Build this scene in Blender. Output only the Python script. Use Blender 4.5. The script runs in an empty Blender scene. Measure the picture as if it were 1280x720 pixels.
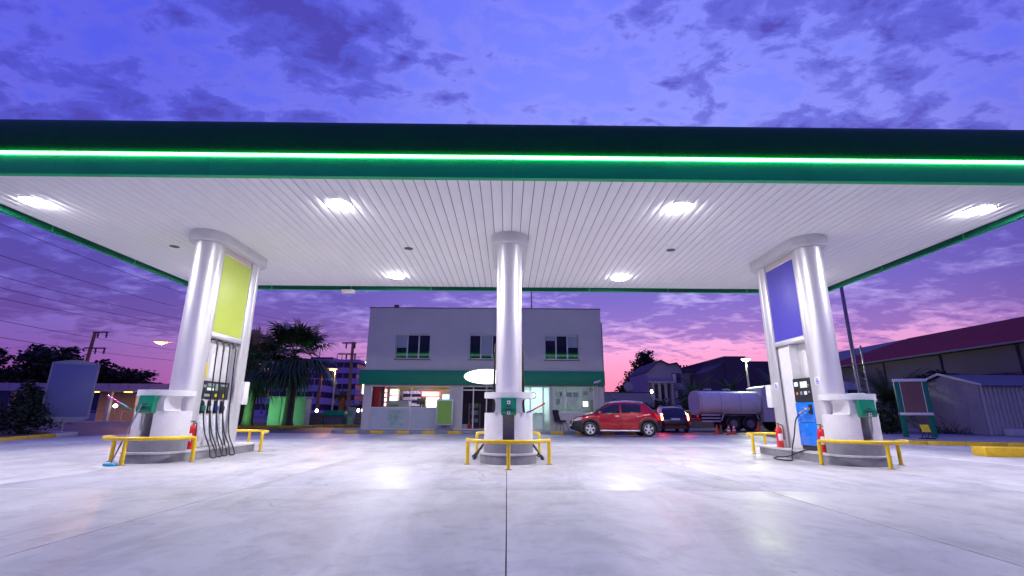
import bpy, bmesh, math, random
from mathutils import Vector, Matrix
R = math.radians
random.seed(7)
SC = bpy.context.scene
COL = SC.collection

# ---------------------------------------------------------------- camera, sky, exposure
cam = bpy.data.cameras.new('camera'); camo = bpy.data.objects.new('camera', cam); COL.objects.link(camo)
cam.sensor_width = 36.0; cam.lens = 16.83; cam.clip_start = 0.05; cam.clip_end = 4000
yaw, tilt, roll = 0.0084, 0.2577, -0.0056
fwd = Vector((math.sin(yaw)*math.cos(tilt), math.cos(yaw)*math.cos(tilt), math.sin(tilt)))
rt = Vector((math.cos(yaw), -math.sin(yaw), 0)); up = rt.cross(fwd)
r2 = rt*math.cos(roll) - up*math.sin(roll); u2 = rt*math.sin(roll) + up*math.cos(roll)
mw = Matrix((r2, u2, -fwd)).transposed().to_4x4(); mw.translation = Vector((0, 0, 0.95))
camo.matrix_world = mw
SC.camera = camo
SC.view_settings.view_transform = 'Standard'; SC.view_settings.look = 'None'
SC.view_settings.exposure = 0.0; SC.view_settings.gamma = 1.0
SC.cycles.use_denoising = True
SC.cycles.max_bounces = 8; SC.cycles.sample_clamp_indirect = 6.0
LENS = 540.0              # radiance of each canopy lamp
SUNSET_AZ = R(15)         # the afterglow lies a little right of straight ahead

W = bpy.data.worlds.new('World'); SC.world = W; W.use_nodes = True
nt = W.node_tree; N = nt.nodes; LK = nt.links
for n in list(N): N.remove(n)
def wn(t, **kw):
    n = N.new(t)
    for k, v in kw.items(): setattr(n, k, v)
    return n
def wmath(op, a, b=None, clamp=False):
    n = wn('ShaderNodeMath', operation=op, use_clamp=clamp)
    for i, v in enumerate((a, b)):
        if v is None: continue
        if hasattr(v, 'links'): LK.new(v, n.inputs[i])
        else: n.inputs[i].default_value = v
    return n.outputs[0]
def wramp(fac, stops, mode='LINEAR'):
    n = wn('ShaderNodeValToRGB'); LK.new(fac, n.inputs[0]); cr = n.color_ramp; cr.interpolation = mode
    while len(cr.elements) < len(stops): cr.elements.new(0.5)
    for e, (p, c) in zip(cr.elements, stops):
        e.position = p; e.color = (*c, 1) if len(c) == 3 else c
    return n.outputs[0]
def wmix(f, a, b):
    n = wn('ShaderNodeMix', data_type='RGBA')
    for i, v in ((0, f), (6, a), (7, b)):
        if hasattr(v, 'links'): LK.new(v, n.inputs[i])
        else: n.inputs[i].default_value = v if i == 0 else (*v, 1)
    return n.outputs[2]
tc = wn('ShaderNodeTexCoord'); sep = wn('ShaderNodeSeparateXYZ'); LK.new(tc.outputs['Generated'], sep.inputs[0])
dx, dy, dz = sep.outputs
el = wmath('MAXIMUM', dz, 0.0)
hl = wmath('SQRT', wmath('ADD', wmath('MULTIPLY', dx, dx), wmath('ADD', wmath('MULTIPLY', dy, dy), 1e-6)))
dot = wmath('DIVIDE', wmath('ADD', wmath('MULTIPLY', dx, math.sin(SUNSET_AZ)), wmath('MULTIPLY', dy, math.cos(SUNSET_AZ))), hl)
glow = wramp(wmath('MULTIPLY', wmath('ADD', dot, 1.0), 0.5), [(0.0, (0, 0, 0)), (0.74, (0.06,)*3), (0.90, (0.34,)*3), (0.96, (0.80,)*3), (1.0, (1, 1, 1))], 'EASE')
near = wramp(el, [(0.0, (1.15, 0.22, 0.42)), (0.08, (1.25, 0.38, 0.68)), (0.135, (1.15, 0.50, 0.92)), (0.185, (0.60, 0.42, 0.98)), (0.30, (0.42, 0.40, 1.08)), (0.48, (0.29, 0.35, 1.2)), (0.75, (0.19, 0.23, 1.15)), (1.0, (0.12, 0.13, 0.75))])
far = wramp(el, [(0.0, (0.30, 0.06, 0.38)), (0.07, (0.24, 0.08, 0.46)), (0.115, (0.17, 0.10, 0.54)), (0.19, (0.16, 0.13, 0.66)), (0.30, (0.14, 0.14, 0.82)), (0.48, (0.10, 0.12, 0.96)), (0.75, (0.09, 0.11, 0.92)), (1.0, (0.08, 0.08, 0.6))])
clear = wmix(glow, far, near)
# clouds on a flat deck overhead
den = wmath('ADD', dz, 0.16)
cmb = wn('ShaderNodeCombineXYZ')
LK.new(wmath('DIVIDE', dx, den), cmb.inputs[0]); LK.new(wmath('DIVIDE', dy, den), cmb.inputs[1])
mp = wn('ShaderNodeMapping'); LK.new(cmb.outputs[0], mp.inputs[0]); mp.inputs['Rotation'].default_value = (0, 0, R(-25)); mp.inputs['Scale'].default_value = (1.0, 1.35, 1); mp.inputs['Location'].default_value = (3.1, 1.7, 0)
def wnoise(scale, detail, rough, dist=0.0):
    n = wn('ShaderNodeTexNoise'); LK.new(mp.outputs[0], n.inputs['Vector'])
    n.inputs['Scale'].default_value = scale; n.inputs['Detail'].default_value = detail; n.inputs['Roughness'].default_value = rough; n.inputs['Distortion'].default_value = dist
    return n.outputs['Fac']
big = wnoise(2.3, 3, 0.5, 0.2); med = wnoise(8.5, 7, 0.60, 0.3)
cl = wmath('ADD', wmath('MULTIPLY', big, 0.52), wmath('MULTIPLY', med, 0.58))
lowcover = wramp(el, [(0.0, (0.0,)*3), (0.09, (0.01,)*3), (0.17, (0.10,)*3), (0.34, (0.11,)*3), (0.50, (0.0,)*3)])
cl = wmath('SUBTRACT', wmath('ADD', cl, lowcover), wramp(el, [(0.06, (0.16,)*3), (0.15, (0, 0, 0))]))
cmask = wramp(cl, [(0.53, (0, 0, 0)), (0.60, (0.50,)*3), (0.68, (0.95,)*3)], 'EASE')
cnear = wramp(el, [(0.0, (0.75, 0.16, 0.40)), (0.12, (0.44, 0.20, 0.66)), (0.22, (0.22, 0.15, 0.68)), (0.40, (0.12, 0.085, 0.58)), (0.75, (0.085, 0.065, 0.52))])
cfar = wramp(el, [(0.0, (0.16, 0.04, 0.28)), (0.12, (0.14, 0.06, 0.36)), (0.22, (0.10, 0.065, 0.42)), (0.40, (0.08, 0.065, 0.50)), (0.75, (0.075, 0.065, 0.50))])
sky = wmix(cmask, clear, wmix(glow, cfar, cnear))
# thin bright edges where the deck breaks up
edge = wramp(cl, [(0.45, (0, 0, 0)), (0.53, (0.22,)*3), (0.60, (0, 0, 0))], 'EASE')
sky = wmix(wmath('MULTIPLY', edge, wramp(el, [(0.1, (0, 0, 0)), (0.2, (0.9,)*3), (0.6, (0.5,)*3)])), sky, wmix(glow, (0.36, 0.24, 0.72), (0.72, 0.54, 1.0)))
nis = wn('ShaderNodeTexSky'); nis.sky_type = 'NISHITA'; nis.sun_disc = False; nis.sun_elevation = R(-2.0); nis.sun_rotation = SUNSET_AZ
bg1 = wn('ShaderNodeBackground'); LK.new(sky, bg1.inputs[0]); bg1.inputs[1].default_value = 0.86
bg2 = wn('ShaderNodeBackground'); LK.new(nis.outputs[0], bg2.inputs[0]); bg2.inputs[1].default_value = 0.05
add = wn('ShaderNodeAddShader'); LK.new(bg1.outputs[0], add.inputs[0]); LK.new(bg2.outputs[0], add.inputs[1])
wo = wn('ShaderNodeOutputWorld'); LK.new(add.outputs[0], wo.inputs[0])

# ---------------------------------------------------------------- materials
MATS = {}
def mat(name, col=(0.5, 0.5, 0.5), rough=0.5, metal=0.0, var=0.12, scale=2.0, bump=0.0, bscale=40.0, emit=None, es=0.0,
        alpha=1.0, trans=0.0, coat=0.0, spec=0.5, world=False, rvar=0.08, wave=None, dirt=0.0):
    if name in MATS: return MATS[name]
    m = bpy.data.materials.new(name); m.use_nodes = True; MATS[name] = m
    t = m.node_tree; b = t.nodes['Principled BSDF']; L = t.links
    b.inputs['Roughness'].default_value = rough; b.inputs['Metallic'].default_value = metal
    b.inputs['Specular IOR Level'].default_value = spec
    b.inputs['Coat Weight'].default_value = coat; b.inputs['Coat Roughness'].default_value = 0.05
    b.inputs['Transmission Weight'].default_value = trans; b.inputs['Alpha'].default_value = alpha
    if world:
        g = t.nodes.new('ShaderNodeNewGeometry'); vec = g.outputs['Position']
    else:
        g = t.nodes.new('ShaderNodeTexCoord'); oi = t.nodes.new('ShaderNodeObjectInfo')
        v = t.nodes.new('ShaderNodeVectorMath'); v.operation = 'ADD'; L.new(g.outputs['Object'], v.inputs[0])
        sc = t.nodes.new('ShaderNodeVectorMath'); sc.operation = 'SCALE'; sc.inputs[0].default_value = (17, 31, 11); L.new(oi.outputs['Random'], sc.inputs['Scale'])
        L.new(sc.outputs[0], v.inputs[1]); vec = v.outputs[0]
    n = t.nodes.new('ShaderNodeTexNoise'); L.new(vec, n.inputs['Vector']); n.inputs['Scale'].default_value = scale; n.inputs['Detail'].default_value = 6; n.inputs['Roughness'].default_value = 0.6
    cr = t.nodes.new('ShaderNodeValToRGB'); L.new(n.outputs['Fac'], cr.inputs[0])
    cr.color_ramp.elements[0].position = 0.3; cr.color_ramp.elements[1].position = 0.7
    cr.color_ramp.elements[0].color = (*[max(0, c*(1-var)) for c in col], 1); cr.color_ramp.elements[1].color = (*[min(1, c*(1+var)) for c in col], 1)
    out = cr.outputs[0]
    if dirt:
        n3 = t.nodes.new('ShaderNodeTexNoise'); L.new(vec, n3.inputs['Vector']); n3.inputs['Scale'].default_value = scale*4.3; n3.inputs['Detail'].default_value = 8; n3.inputs['Roughness'].default_value = 0.75
        c3 = t.nodes.new('ShaderNodeValToRGB'); L.new(n3.outputs['Fac'], c3.inputs[0]); c3.color_ramp.elements[0].position = 0.52; c3.color_ramp.elements[1].position = 0.72
        mx = t.nodes.new('ShaderNodeMix'); mx.data_type = 'RGBA'; mu = t.nodes.new('ShaderNodeMath'); mu.operation = 'MULTIPLY'; mu.inputs[1].default_value = dirt
        L.new(c3.outputs[0], mu.inputs[0]); L.new(mu.outputs[0], mx.inputs[0]); L.new(out, mx.inputs[6]); mx.inputs[7].default_value = (*[c*0.35 for c in col], 1); out = mx.outputs[2]
    L.new(out, b.inputs['Base Color'])
    if rvar:
        mr = t.nodes.new('ShaderNodeMapRange'); L.new(n.outputs['Fac'], mr.inputs[0]); mr.inputs[1].default_value = 0.3; mr.inputs[2].default_value = 0.7
        mr.inputs[3].default_value = max(0.02, rough-rvar); mr.inputs[4].default_value = min(1, rough+rvar); L.new(mr.outputs[0], b.inputs['Roughness'])
    if bump:
        n2 = t.nodes.new('ShaderNodeTexNoise'); L.new(vec, n2.inputs['Vector']); n2.inputs['Scale'].default_value = bscale; n2.inputs['Detail'].default_value = 4
        bp = t.nodes.new('ShaderNodeBump'); bp.inputs['Strength'].default_value = bump; bp.inputs['Distance'].default_value = 0.02; L.new(n2.outputs['Fac'], bp.inputs['Height']); L.new(bp.outputs[0], b.inputs['Normal'])
    if emit:
        b.inputs['Emission Color'].default_value = (*emit, 1); b.inputs['Emission Strength'].default_value = es
    return m

def concrete():
    m = bpy.data.materials.new('forecourt_concrete'); m.use_nodes = True; MATS['concrete'] = m
    t = m.node_tree; b = t.nodes['Principled BSDF']; L = t.links
    g = t.nodes.new('ShaderNodeNewGeometry'); P = g.outputs['Position']
    oi = t.nodes.new('ShaderNodeObjectInfo')
    def noise(s, d, r, dist=0, vec=P):
        n = t.nodes.new('ShaderNodeTexNoise'); L.new(vec, n.inputs['Vector']); n.inputs['Scale'].default_value = s; n.inputs['Detail'].default_value = d; n.inputs['Roughness'].default_value = r; n.inputs['Distortion'].default_value = dist
        return n.outputs['Fac']
    def ramp(f, *st):
        c = t.nodes.new('ShaderNodeValToRGB'); L.new(f, c.inputs[0])
        while len(c.color_ramp.elements) < len(st): c.color_ramp.elements.new(0.5)
        for e, (p, v) in zip(c.color_ramp.elements, st): e.position = p; e.color = (v, v, v, 1) if not isinstance(v, tuple) else (*v, 1)
        return c.outputs[0]
    def mul(a, bb):
        x = t.nodes.new('ShaderNodeMix'); x.data_type = 'RGBA'; x.blend_type = 'MULTIPLY'; x.inputs[0].default_value = 1; L.new(a, x.inputs[6]); L.new(bb, x.inputs[7]); return x.outputs[2]
    base = ramp(noise(0.35, 5, 0.6, 0.8), (0.3, (0.41, 0.40, 0.405)), (0.52, (0.51, 0.50, 0.505)), (0.72, (0.58, 0.57, 0.575)))
    base = mul(base, ramp(noise(2.6, 9, 0.72, 1.2), (0.33, 0.72), (0.5, 0.95), (0.7, 1.0)))           # trowel swirls
    mp2 = t.nodes.new('ShaderNodeMapping'); L.new(P, mp2.inputs[0]); mp2.inputs['Scale'].default_value = (1.0, 0.22, 1); mp2.inputs['Rotation'].default_value = (0, 0, R(12))
    base = mul(base, ramp(noise(0.8, 6, 0.65, 2.5, mp2.outputs[0]), (0.38, 0.82), (0.52, 1.0)))        # tyre drag and wiped stains
    base = mul(base, ramp(noise(7, 4, 0.6), (0.27, 0.55), (0.31, 1.0)))                                # oil spots
    rnd = t.nodes.new('ShaderNodeMapRange'); L.new(oi.outputs['Random'], rnd.inputs[0]); rnd.inputs[3].default_value = 0.93; rnd.inputs[4].default_value = 1.03
    cc = t.nodes.new('ShaderNodeCombineColor'); [L.new(rnd.outputs[0], cc.inputs[i]) for i in range(3)]
    base = mul(base, cc.outputs[0])
    vo = t.nodes.new('ShaderNodeTexVoronoi'); vo.feature = 'DISTANCE_TO_EDGE'; vo.inputs['Scale'].default_value = 0.23
    dv = t.nodes.new('ShaderNodeVectorMath'); dv.operation = 'ADD'; nn = t.nodes.new('ShaderNodeTexNoise'); L.new(P, nn.inputs['Vector']); nn.inputs['Scale'].default_value = 1.3; nn.inputs['Detail'].default_value = 5
    L.new(P, dv.inputs[0]); L.new(nn.outputs['Color'], dv.inputs[1]); L.new(dv.outputs[0], vo.inputs['Vector'])
    crack = ramp(vo.outputs['Distance'], (0.0, 0.45), (0.0016, 1.0))
    gate = ramp(noise(0.22, 2, 0.5), (0.50, 1.0), (0.58, 0.0))
    ck = t.nodes.new('ShaderNodeMix'); ck.data_type = 'RGBA'; L.new(gate, ck.inputs[0]); L.new(crack, ck.inputs[6]); ck.inputs[7].default_value = (1, 1, 1, 1)
    base = mul(base, ck.outputs[2])
    L.new(base, b.inputs['Base Color'])
    L.new(ramp(noise(0.9, 6, 0.65, 1.0), (0.3, 0.36), (0.7, 0.56)), b.inputs['Roughness'])
    b.inputs['Specular IOR Level'].default_value = 0.55
    bp = t.nodes.new('ShaderNodeBump'); bp.inputs['Strength'].default_value = 0.10; bp.inputs['Distance'].default_value = 0.01; L.new(noise(30, 5, 0.7), bp.inputs['Height']); L.new(bp.outputs[0], b.inputs['Normal'])
    return m
concrete()
mat('asphalt', (0.055, 0.053, 0.06), 0.55, var=0.3, scale=0.6, bump=0.3, bscale=60, world=True, dirt=0.2)
mat('earth', (0.06, 0.05, 0.04), 0.95, var=0.4, scale=1.2, bump=0.5, bscale=12, world=True)
mat('joint', (0.03, 0.03, 0.03), 0.9)
mat('pavement', (0.30, 0.29, 0.30), 0.8, var=0.2, scale=1.0, bump=0.2, world=True, dirt=0.4)
mat('kerb_grey', (0.22, 0.22, 0.24), 0.75, var=0.25, scale=3, bump=0.2, world=True, dirt=0.4)
mat('kerb_pale', (0.50, 0.49, 0.49), 0.7, var=0.15, scale=3, bump=0.15, world=True, dirt=0.35)
mat('kerb_yellow', (0.62, 0.40, 0.01), 0.6, var=0.15, scale=4, bump=0.15, world=True, dirt=0.55)
mat('rail_yellow', (0.78, 0.52, 0.0), 0.36, var=0.12, scale=5, bump=0.06, bscale=20, coat=0.2, dirt=0.5)
mat('bolt_steel', (0.30, 0.22, 0.15), 0.6, 0.7)
mat('soffit', (0.88, 0.86, 0.85), 0.85, spec=0.1, var=0.03, scale=0.8, dirt=0.06)
mat('soffit_gap', (0.13, 0.10, 0.09), 0.9)
mat('canopy_green', (0.0, 0.42, 0.13), 0.40, var=0.08, scale=0.8, spec=0.3)
mat('canopy_dark', (0.001, 0.11, 0.022), 0.5, var=0.1, scale=0.8, spec=0.18)
mat('shop_green', (0.0, 0.19, 0.095), 0.45, var=0.08, scale=0.8, spec=0.3, dirt=0.1)
mat('canopy_inner', (0.0, 0.085, 0.045), 0.6, spec=0.2)
mat('canopy_roof', (0.25, 0.25, 0.26), 0.8)
mat('neon', (0.5, 1, 0.7), 0.4, emit=(0.30, 1.0, 0.50), es=15, var=0.02)
mat('neon_halo', (0.02, 0.6, 0.2), 0.4, emit=(0.015, 1.0, 0.22), es=1.1, var=0.05)  # saturated green emission standing in for the halo beside the tube
mat('lens', (0.9, 0.9, 0.95), 0.3, emit=(0.97, 0.935, 1.0), es=LENS, var=0)
mat('silver', (0.72, 0.715, 0.73), 0.40, 0.62, var=0.03, scale=0.6, rvar=0.03)
mat('silver_seam', (0.25, 0.25, 0.27), 0.5, 0.5)
mat('white_panel', (0.68, 0.67, 0.68), 0.5, var=0.07, scale=2, dirt=0.22)
mat('white_gloss', (0.80, 0.80, 0.80), 0.25, var=0.04, scale=3, coat=0.3)
mat('lime', (0.50, 0.62, 0.09), 0.5, var=0.04, scale=2)
mat('sign_blue', (0.075, 0.06, 0.46), 0.5, var=0.05, scale=1.2)
mat('pump_blue', (0.0, 0.17, 0.74), 0.32, var=0.06, scale=3, coat=0.4)
mat('black_plastic', (0.018, 0.018, 0.022), 0.35, var=0.2)
mat('rubber', (0.012, 0.012, 0.014), 0.5, var=0.2)
mat('screen', (0.5, 0.6, 0.5), 0.2, emit=(0.75, 0.95, 0.8), es=0.55, var=0.2)
mat('screen_dim', (0.20, 0.24, 0.25), 0.2, emit=(0.5, 0.65, 0.6), es=0.12, var=0.3, scale=20)
mat('bag', (0.78, 0.80, 0.86), 0.55, var=0.18, scale=18, bump=0.5, bscale=30)
mat('chrome', (0.7, 0.7, 0.72), 0.18, 1.0, var=0.05)
mat('green_plastic', (0.0, 0.20, 0.10), 0.35, var=0.08, coat=0.2)
mat('blue_plastic', (0.02, 0.06, 0.55), 0.35)
mat('cyan_plastic', (0.02, 0.40, 0.62), 0.4)
mat('pink_plastic', (0.80, 0.06, 0.42), 0.4)
mat('orange_plastic', (0.9, 0.25, 0.02), 0.4)
mat('paper', (0.80, 0.80, 0.80), 0.7, var=0.03)
mat('ink', (0.04, 0.05, 0.05), 0.7)
mat('red_paint', (0.62, 0.012, 0.010), 0.30, var=0.06, coat=0.4)
mat('plinth', (0.20, 0.20, 0.23), 0.6, var=0.15, scale=3, dirt=0.3)
mat('gap_dark', (0.10, 0.09, 0.09), 0.7)
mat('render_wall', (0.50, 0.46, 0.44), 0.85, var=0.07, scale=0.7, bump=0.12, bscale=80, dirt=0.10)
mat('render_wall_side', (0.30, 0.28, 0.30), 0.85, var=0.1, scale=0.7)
mat('coping', (0.10, 0.08, 0.09), 0.7)
mat('alu_frame', (0.50, 0.50, 0.53), 0.4, 0.3, var=0.05)
mat('dark_glass', (0.012, 0.014, 0.03), 0.06, var=0.0, rvar=0, spec=0.35)
mat('blind', (0.30, 0.30, 0.34), 0.6, var=0.05)
mat('frosted', (0.38, 0.41, 0.44), 0.45, var=0.08, scale=1.5)
mat('decal_green', (0.30, 0.42, 0.36), 0.5, var=0.3, scale=3)
mat('poster_green', (0.19, 0.40, 0.045), 0.5, var=0.05)
mat('oval_lit', (0.9, 0.95, 0.92), 0.4, emit=(0.90, 1.0, 0.95), es=2.6, var=0.02)
mat('cream_wall', (0.62, 0.52, 0.49), 0.8, var=0.05)
mat('office_wall', (0.60, 0.68, 0.66), 0.8, var=0.05)
mat('floor_tile', (0.45, 0.45, 0.45), 0.4, var=0.1)
mat('room_ceiling', (0.7, 0.7, 0.7), 0.8)
mat('tube_light', (1, 1, 1), 0.5, emit=(1, 0.95, 0.88), es=22)
mat('tube_cool', (1, 1, 1), 0.5, emit=(0.72, 0.98, 1.0), es=26)
mat('lit_red', (0.8, 0.1, 0.05), 0.4, emit=(1.0, 0.10, 0.05), es=2.5)
mat('lit_white', (0.9, 0.9, 0.9), 0.4, emit=(1.0, 0.93, 0.88), es=2.6)
mat('lit_blue', (0.5, 0.8, 1.0), 0.4, emit=(0.45, 0.80, 1.0), es=2.2)
mat('yellow_paint', (0.80, 0.62, 0.02), 0.5)
mat('fridge_red', (0.45, 0.012, 0.015), 0.35)
mat('indigo', (0.03, 0.03, 0.32), 0.5, var=0.4, scale=10)
mat('goods', (0.35, 0.30, 0.40), 0.6, var=0.9, scale=14)
mat('goods_green', (0.10, 0.35, 0.06), 0.6, var=0.5, scale=12)
mat('black_fabric', (0.012, 0.012, 0.022), 0.7)
mat('car_red', (0.42, 0.006, 0.012), 0.22, 0.25, var=0.04, coat=1.0, rvar=0.02)
mat('car_dark', (0.010, 0.011, 0.03), 0.25, 0.3, var=0.04, coat=1.0, rvar=0.02)
mat('car_black', (0.016, 0.016, 0.018), 0.5)
mat('car_glass', (0.010, 0.014, 0.018), 0.03, var=0, rvar=0, spec=1.0)
mat('alloy', (0.72, 0.72, 0.74), 0.3, 0.6)
mat('head_lens', (0.75, 0.75, 0.8), 0.08, 0.4)
mat('tail_lens', (0.55, 0.01, 0.01), 0.15, emit=(1, 0.03, 0.02), es=0.35)
mat('tail_lit', (0.8, 0.02, 0.01), 0.2, emit=(1.0, 0.035, 0.015), es=110)
mat('tank', (0.78, 0.80, 0.72), 0.45, 0.0, var=0.10, scale=0.7, dirt=0.2)
mat('truck_white', (0.58, 0.57, 0.60), 0.45, var=0.08, dirt=0.2)
mat('cone_orange', (0.72, 0.06, 0.015), 0.5)
mat('cone_band', (0.8, 0.8, 0.8), 0.4)
mat('lamp_pole', (0.42, 0.43, 0.38), 0.5, 0.4)
mat('lamp_green', (1, 1, 0.8), 0.4, emit=(0.90, 1.0, 0.50), es=12)
mat('lamp_warm', (1, 0.8, 0.5), 0.4, emit=(1.0, 0.36, 0.06), es=8)
mat('lamp_white', (1, 1, 1), 0.4, emit=(1.0, 0.93, 0.66), es=8)
mat('lamp_small', (1, 1, 1), 0.4, emit=(1.0, 0.92, 0.82), es=14)
mat('lamp_violet', (1, 1, 1), 0.4, emit=(0.85, 0.75, 1.0), es=9)
mat('assumed_flood_green', (0.5, 1, 0.6), 0.4, emit=(0.12, 1.0, 0.20), es=30)  # lens glow of the assumed green lamp under the palms
mat('wood_pole', (0.16, 0.10, 0.08), 0.85, var=0.3, scale=6)
mat('wire', (0.01, 0.01, 0.012), 0.6)
mat('bark', (0.07, 0.05, 0.04), 0.95, var=0.4, scale=5, bump=0.6, bscale=14)
mat('leaf_dark', (0.020, 0.032, 0.016), 0.7, var=0.5, scale=1.2)
mat('leaf_green', (0.045, 0.085, 0.025), 0.6, var=0.45, scale=1.5)
mat('leaf_palm', (0.050, 0.095, 0.030), 0.5, var=0.4, scale=1.0)
mat('thatch', (0.13, 0.12, 0.05), 0.9, var=0.4, scale=3)
mat('house_wall', (0.30, 0.27, 0.36), 0.85, var=0.1, scale=0.5)
mat('warehouse_wall', (0.13, 0.11, 0.14), 0.85, var=0.15, scale=0.5, dirt=0.2)
mat('house_dark', (0.07, 0.045, 0.09), 0.85, var=0.15)
mat('office_band', (0.48, 0.44, 0.56), 0.7, var=0.08, scale=0.3)
mat('office_dark', (0.05, 0.04, 0.08), 0.3, var=0.3)
mat('wall_block', (0.12, 0.11, 0.12), 0.9, var=0.2, scale=1)
mat('roof_red', (0.24, 0.010, 0.03), 0.8, spec=0.15, var=0.10, scale=0.6)
mat('roof_grey', (0.17, 0.16, 0.18), 0.7, var=0.1)
mat('shed_metal', (0.36, 0.35, 0.38), 0.5, 0.3, var=0.12, scale=0.9, dirt=0.3)
mat('shed_plain', (0.36, 0.34, 0.34), 0.7, var=0.15, scale=0.8, dirt=0.3)
mat('board_brown', (0.17, 0.085, 0.085), 0.5, var=0.12)
mat('board_green', (0.0, 0.15, 0.10), 0.4, var=0.1)
mat('board_blue', (0.16, 0.17, 0.36), 0.45, var=0.05)
mat('board_frame', (0.30, 0.31, 0.36), 0.5)
mat('box_green_white', (0.32, 0.34, 0.32), 0.6, var=0.12)
mat('station_metal', (0.42, 0.38, 0.44), 0.5, var=0.08)
mat('hill', (0.035, 0.035, 0.05), 1.0, var=0.2, scale=0.02, world=True)
mat('steel_pole', (0.25, 0.25, 0.28), 0.35, 0.7)
mat('van_white', (0.55, 0.55, 0.58), 0.35, coat=0.3)

# ---------------------------------------------------------------- mesh helpers
def origin(o):
    v = Vector((0, 0, 0))
    while o is not None: v += o.location; o = o.parent
    return v
class MB:
    def __init__(s): s.v = []; s.f = []
    def quad(s, a, b, c, d): n = len(s.v); s.v += [a, b, c, d]; s.f.append((n, n+1, n+2, n+3)); return s
    def poly(s, pts): n = len(s.v); s.v += list(pts); s.f.append(tuple(range(n, n+len(pts)))); return s
    def box(s, x0, x1, y0, y1, z0, z1, bev=0.0):
        if bev <= 0:
            n = len(s.v)
            s.v += [(x, y, z) for z in (z0, z1) for y in (y0, y1) for x in (x0, x1)]
            s.f += [tuple(n+i for i in q) for q in ((0, 2, 3, 1), (4, 5, 7, 6), (0, 1, 5, 4), (2, 6, 7, 3), (0, 4, 6, 2), (1, 3, 7, 5))]
            return s
        bm = bmesh.new(); bmesh.ops.create_cube(bm, size=1)
        for v in bm.verts: v.co = Vector((x0+(v.co.x+.5)*(x1-x0), y0+(v.co.y+.5)*(y1-y0), z0+(v.co.z+.5)*(z1-z0)))
        bmesh.ops.bevel(bm, geom=bm.edges[:], offset=bev, segments=2, affect='EDGES', profile=0.5)
        n = len(s.v); bm.verts.index_update(); s.v += [tuple(v.co) for v in bm.verts]; s.f += [tuple(n+v.index for v in f.verts) for f in bm.faces]; bm.free(); return s
    def prism(s, pts, axis, a, b):
        # closed 2-D outline, extruded along axis from a to b; pts are (x,y) for z, (x,z) for y, (y,z) for x
        def P(p, t): return (p[0], p[1], t) if axis == 'z' else (p[0], t, p[1]) if axis == 'y' else (t, p[0], p[1])
        n = len(s.v); k = len(pts)
        s.v += [P(p, a) for p in pts] + [P(p, b) for p in pts]
        s.f.append(tuple(n+i for i in range(k))[::-1]); s.f.append(tuple(n+k+i for i in range(k)))
        s.f += [(n+i, n+(i+1) % k, n+k+(i+1) % k, n+k+i) for i in range(k)]
        return s
    def tube(s, path, r, seg=10, closed=False, caps=True):
        path = [Vector(p) for p in path]; m = len(path); n = len(s.v); rs = r if isinstance(r, (list, tuple)) else [r]*m
        prev = None
        for i, p in enumerate(path):
            d = (path[(i+1) % m]-path[i-1]) if closed else (path[min(i+1, m-1)]-path[max(i-1, 0)])
            d = d.normalized() if d.length > 1e-9 else Vector((0, 0, 1))
            a = Vector((0, 0, 1)) if abs(d.z) < 0.95 else Vector((1, 0, 0))
            if prev is not None: a = prev
            x = (a - d*a.dot(d)).normalized(); prev = x; y = d.cross(x)
            for k in range(seg):
                t = 2*math.pi*k/seg; s.v.append(tuple(p + (x*math.cos(t)+y*math.sin(t))*rs[i]))
        for i in range(m if closed else m-1):
            j = (i+1) % m
            for k in range(seg): s.f.append((n+i*seg+k, n+i*seg+(k+1) % seg, n+j*seg+(k+1) % seg, n+j*seg+k))
        if caps and not closed:
            s.f.append(tuple(n+k for k in range(seg))[::-1]); s.f.append(tuple(n+(m-1)*seg+k for k in range(seg)))
        return s
    def lathe(s, prof, c=(0, 0, 0), seg=24, axis='z', a0=0.0, a1=2*math.pi):
        full = abs(a1-a0-2*math.pi) < 1e-6; n = len(s.v); k = seg if full else seg+1; m = len(prof)
        for i in range(k):
            t = a0+(a1-a0)*i/seg; ca, sa = math.cos(t), math.sin(t)
            for r, z in prof:
                p = (r*ca, r*sa, z) if axis == 'z' else (r*ca, z, r*sa) if axis == 'y' else (z, r*ca, r*sa)
                s.v.append((c[0]+p[0], c[1]+p[1], c[2]+p[2]))
        for i in range(seg):
            j = (i+1) % k
            for q in range(m-1): s.f.append((n+i*m+q, n+j*m+q, n+j*m+q+1, n+i*m+q+1))
        return s
    def mesh(s, name, m, off=None, smooth=True, ang=35):
        me = bpy.data.meshes.new(name)
        vs = s.v if off is None else [(x-off[0], y-off[1], z-off[2]) for x, y, z in s.v]
        me.from_pydata(vs, [], s.f)
        if smooth and len(s.f) < 60000:
            bm = bmesh.new(); bm.from_mesh(me); bmesh.ops.remove_doubles(bm, verts=bm.verts, dist=1e-5); bmesh.ops.recalc_face_normals(bm, faces=bm.faces); bm.to_mesh(me); bm.free()
            me.shade_smooth(); me.set_sharp_from_angle(angle=R(ang))
        me.materials.append(MATS[m] if isinstance(m, str) else m); return me
    def build(s, name, m, parent=None, smooth=True, ang=35, local=False):
        off = origin(parent) if parent is not None and not local else None
        o = bpy.data.objects.new(name, s.mesh(name, m, off, smooth, ang)); COL.objects.link(o)
        if parent is not None: o.parent = parent
        return o
def tag(o, label, cat, group=None, kind=None):
    if label: o['label'] = label
    if cat: o['category'] = cat
    if group: o['group'] = group
    if kind: o['kind'] = kind
    return o
def thing(name, label, cat, loc=(0, 0, 0), group=None):
    o = bpy.data.objects.new(name, None); COL.objects.link(o); o.location = loc; o.empty_display_size = 0.2
    return tag(o, label, cat, group)
def struct(o): o['kind'] = 'structure'; return o
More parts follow.
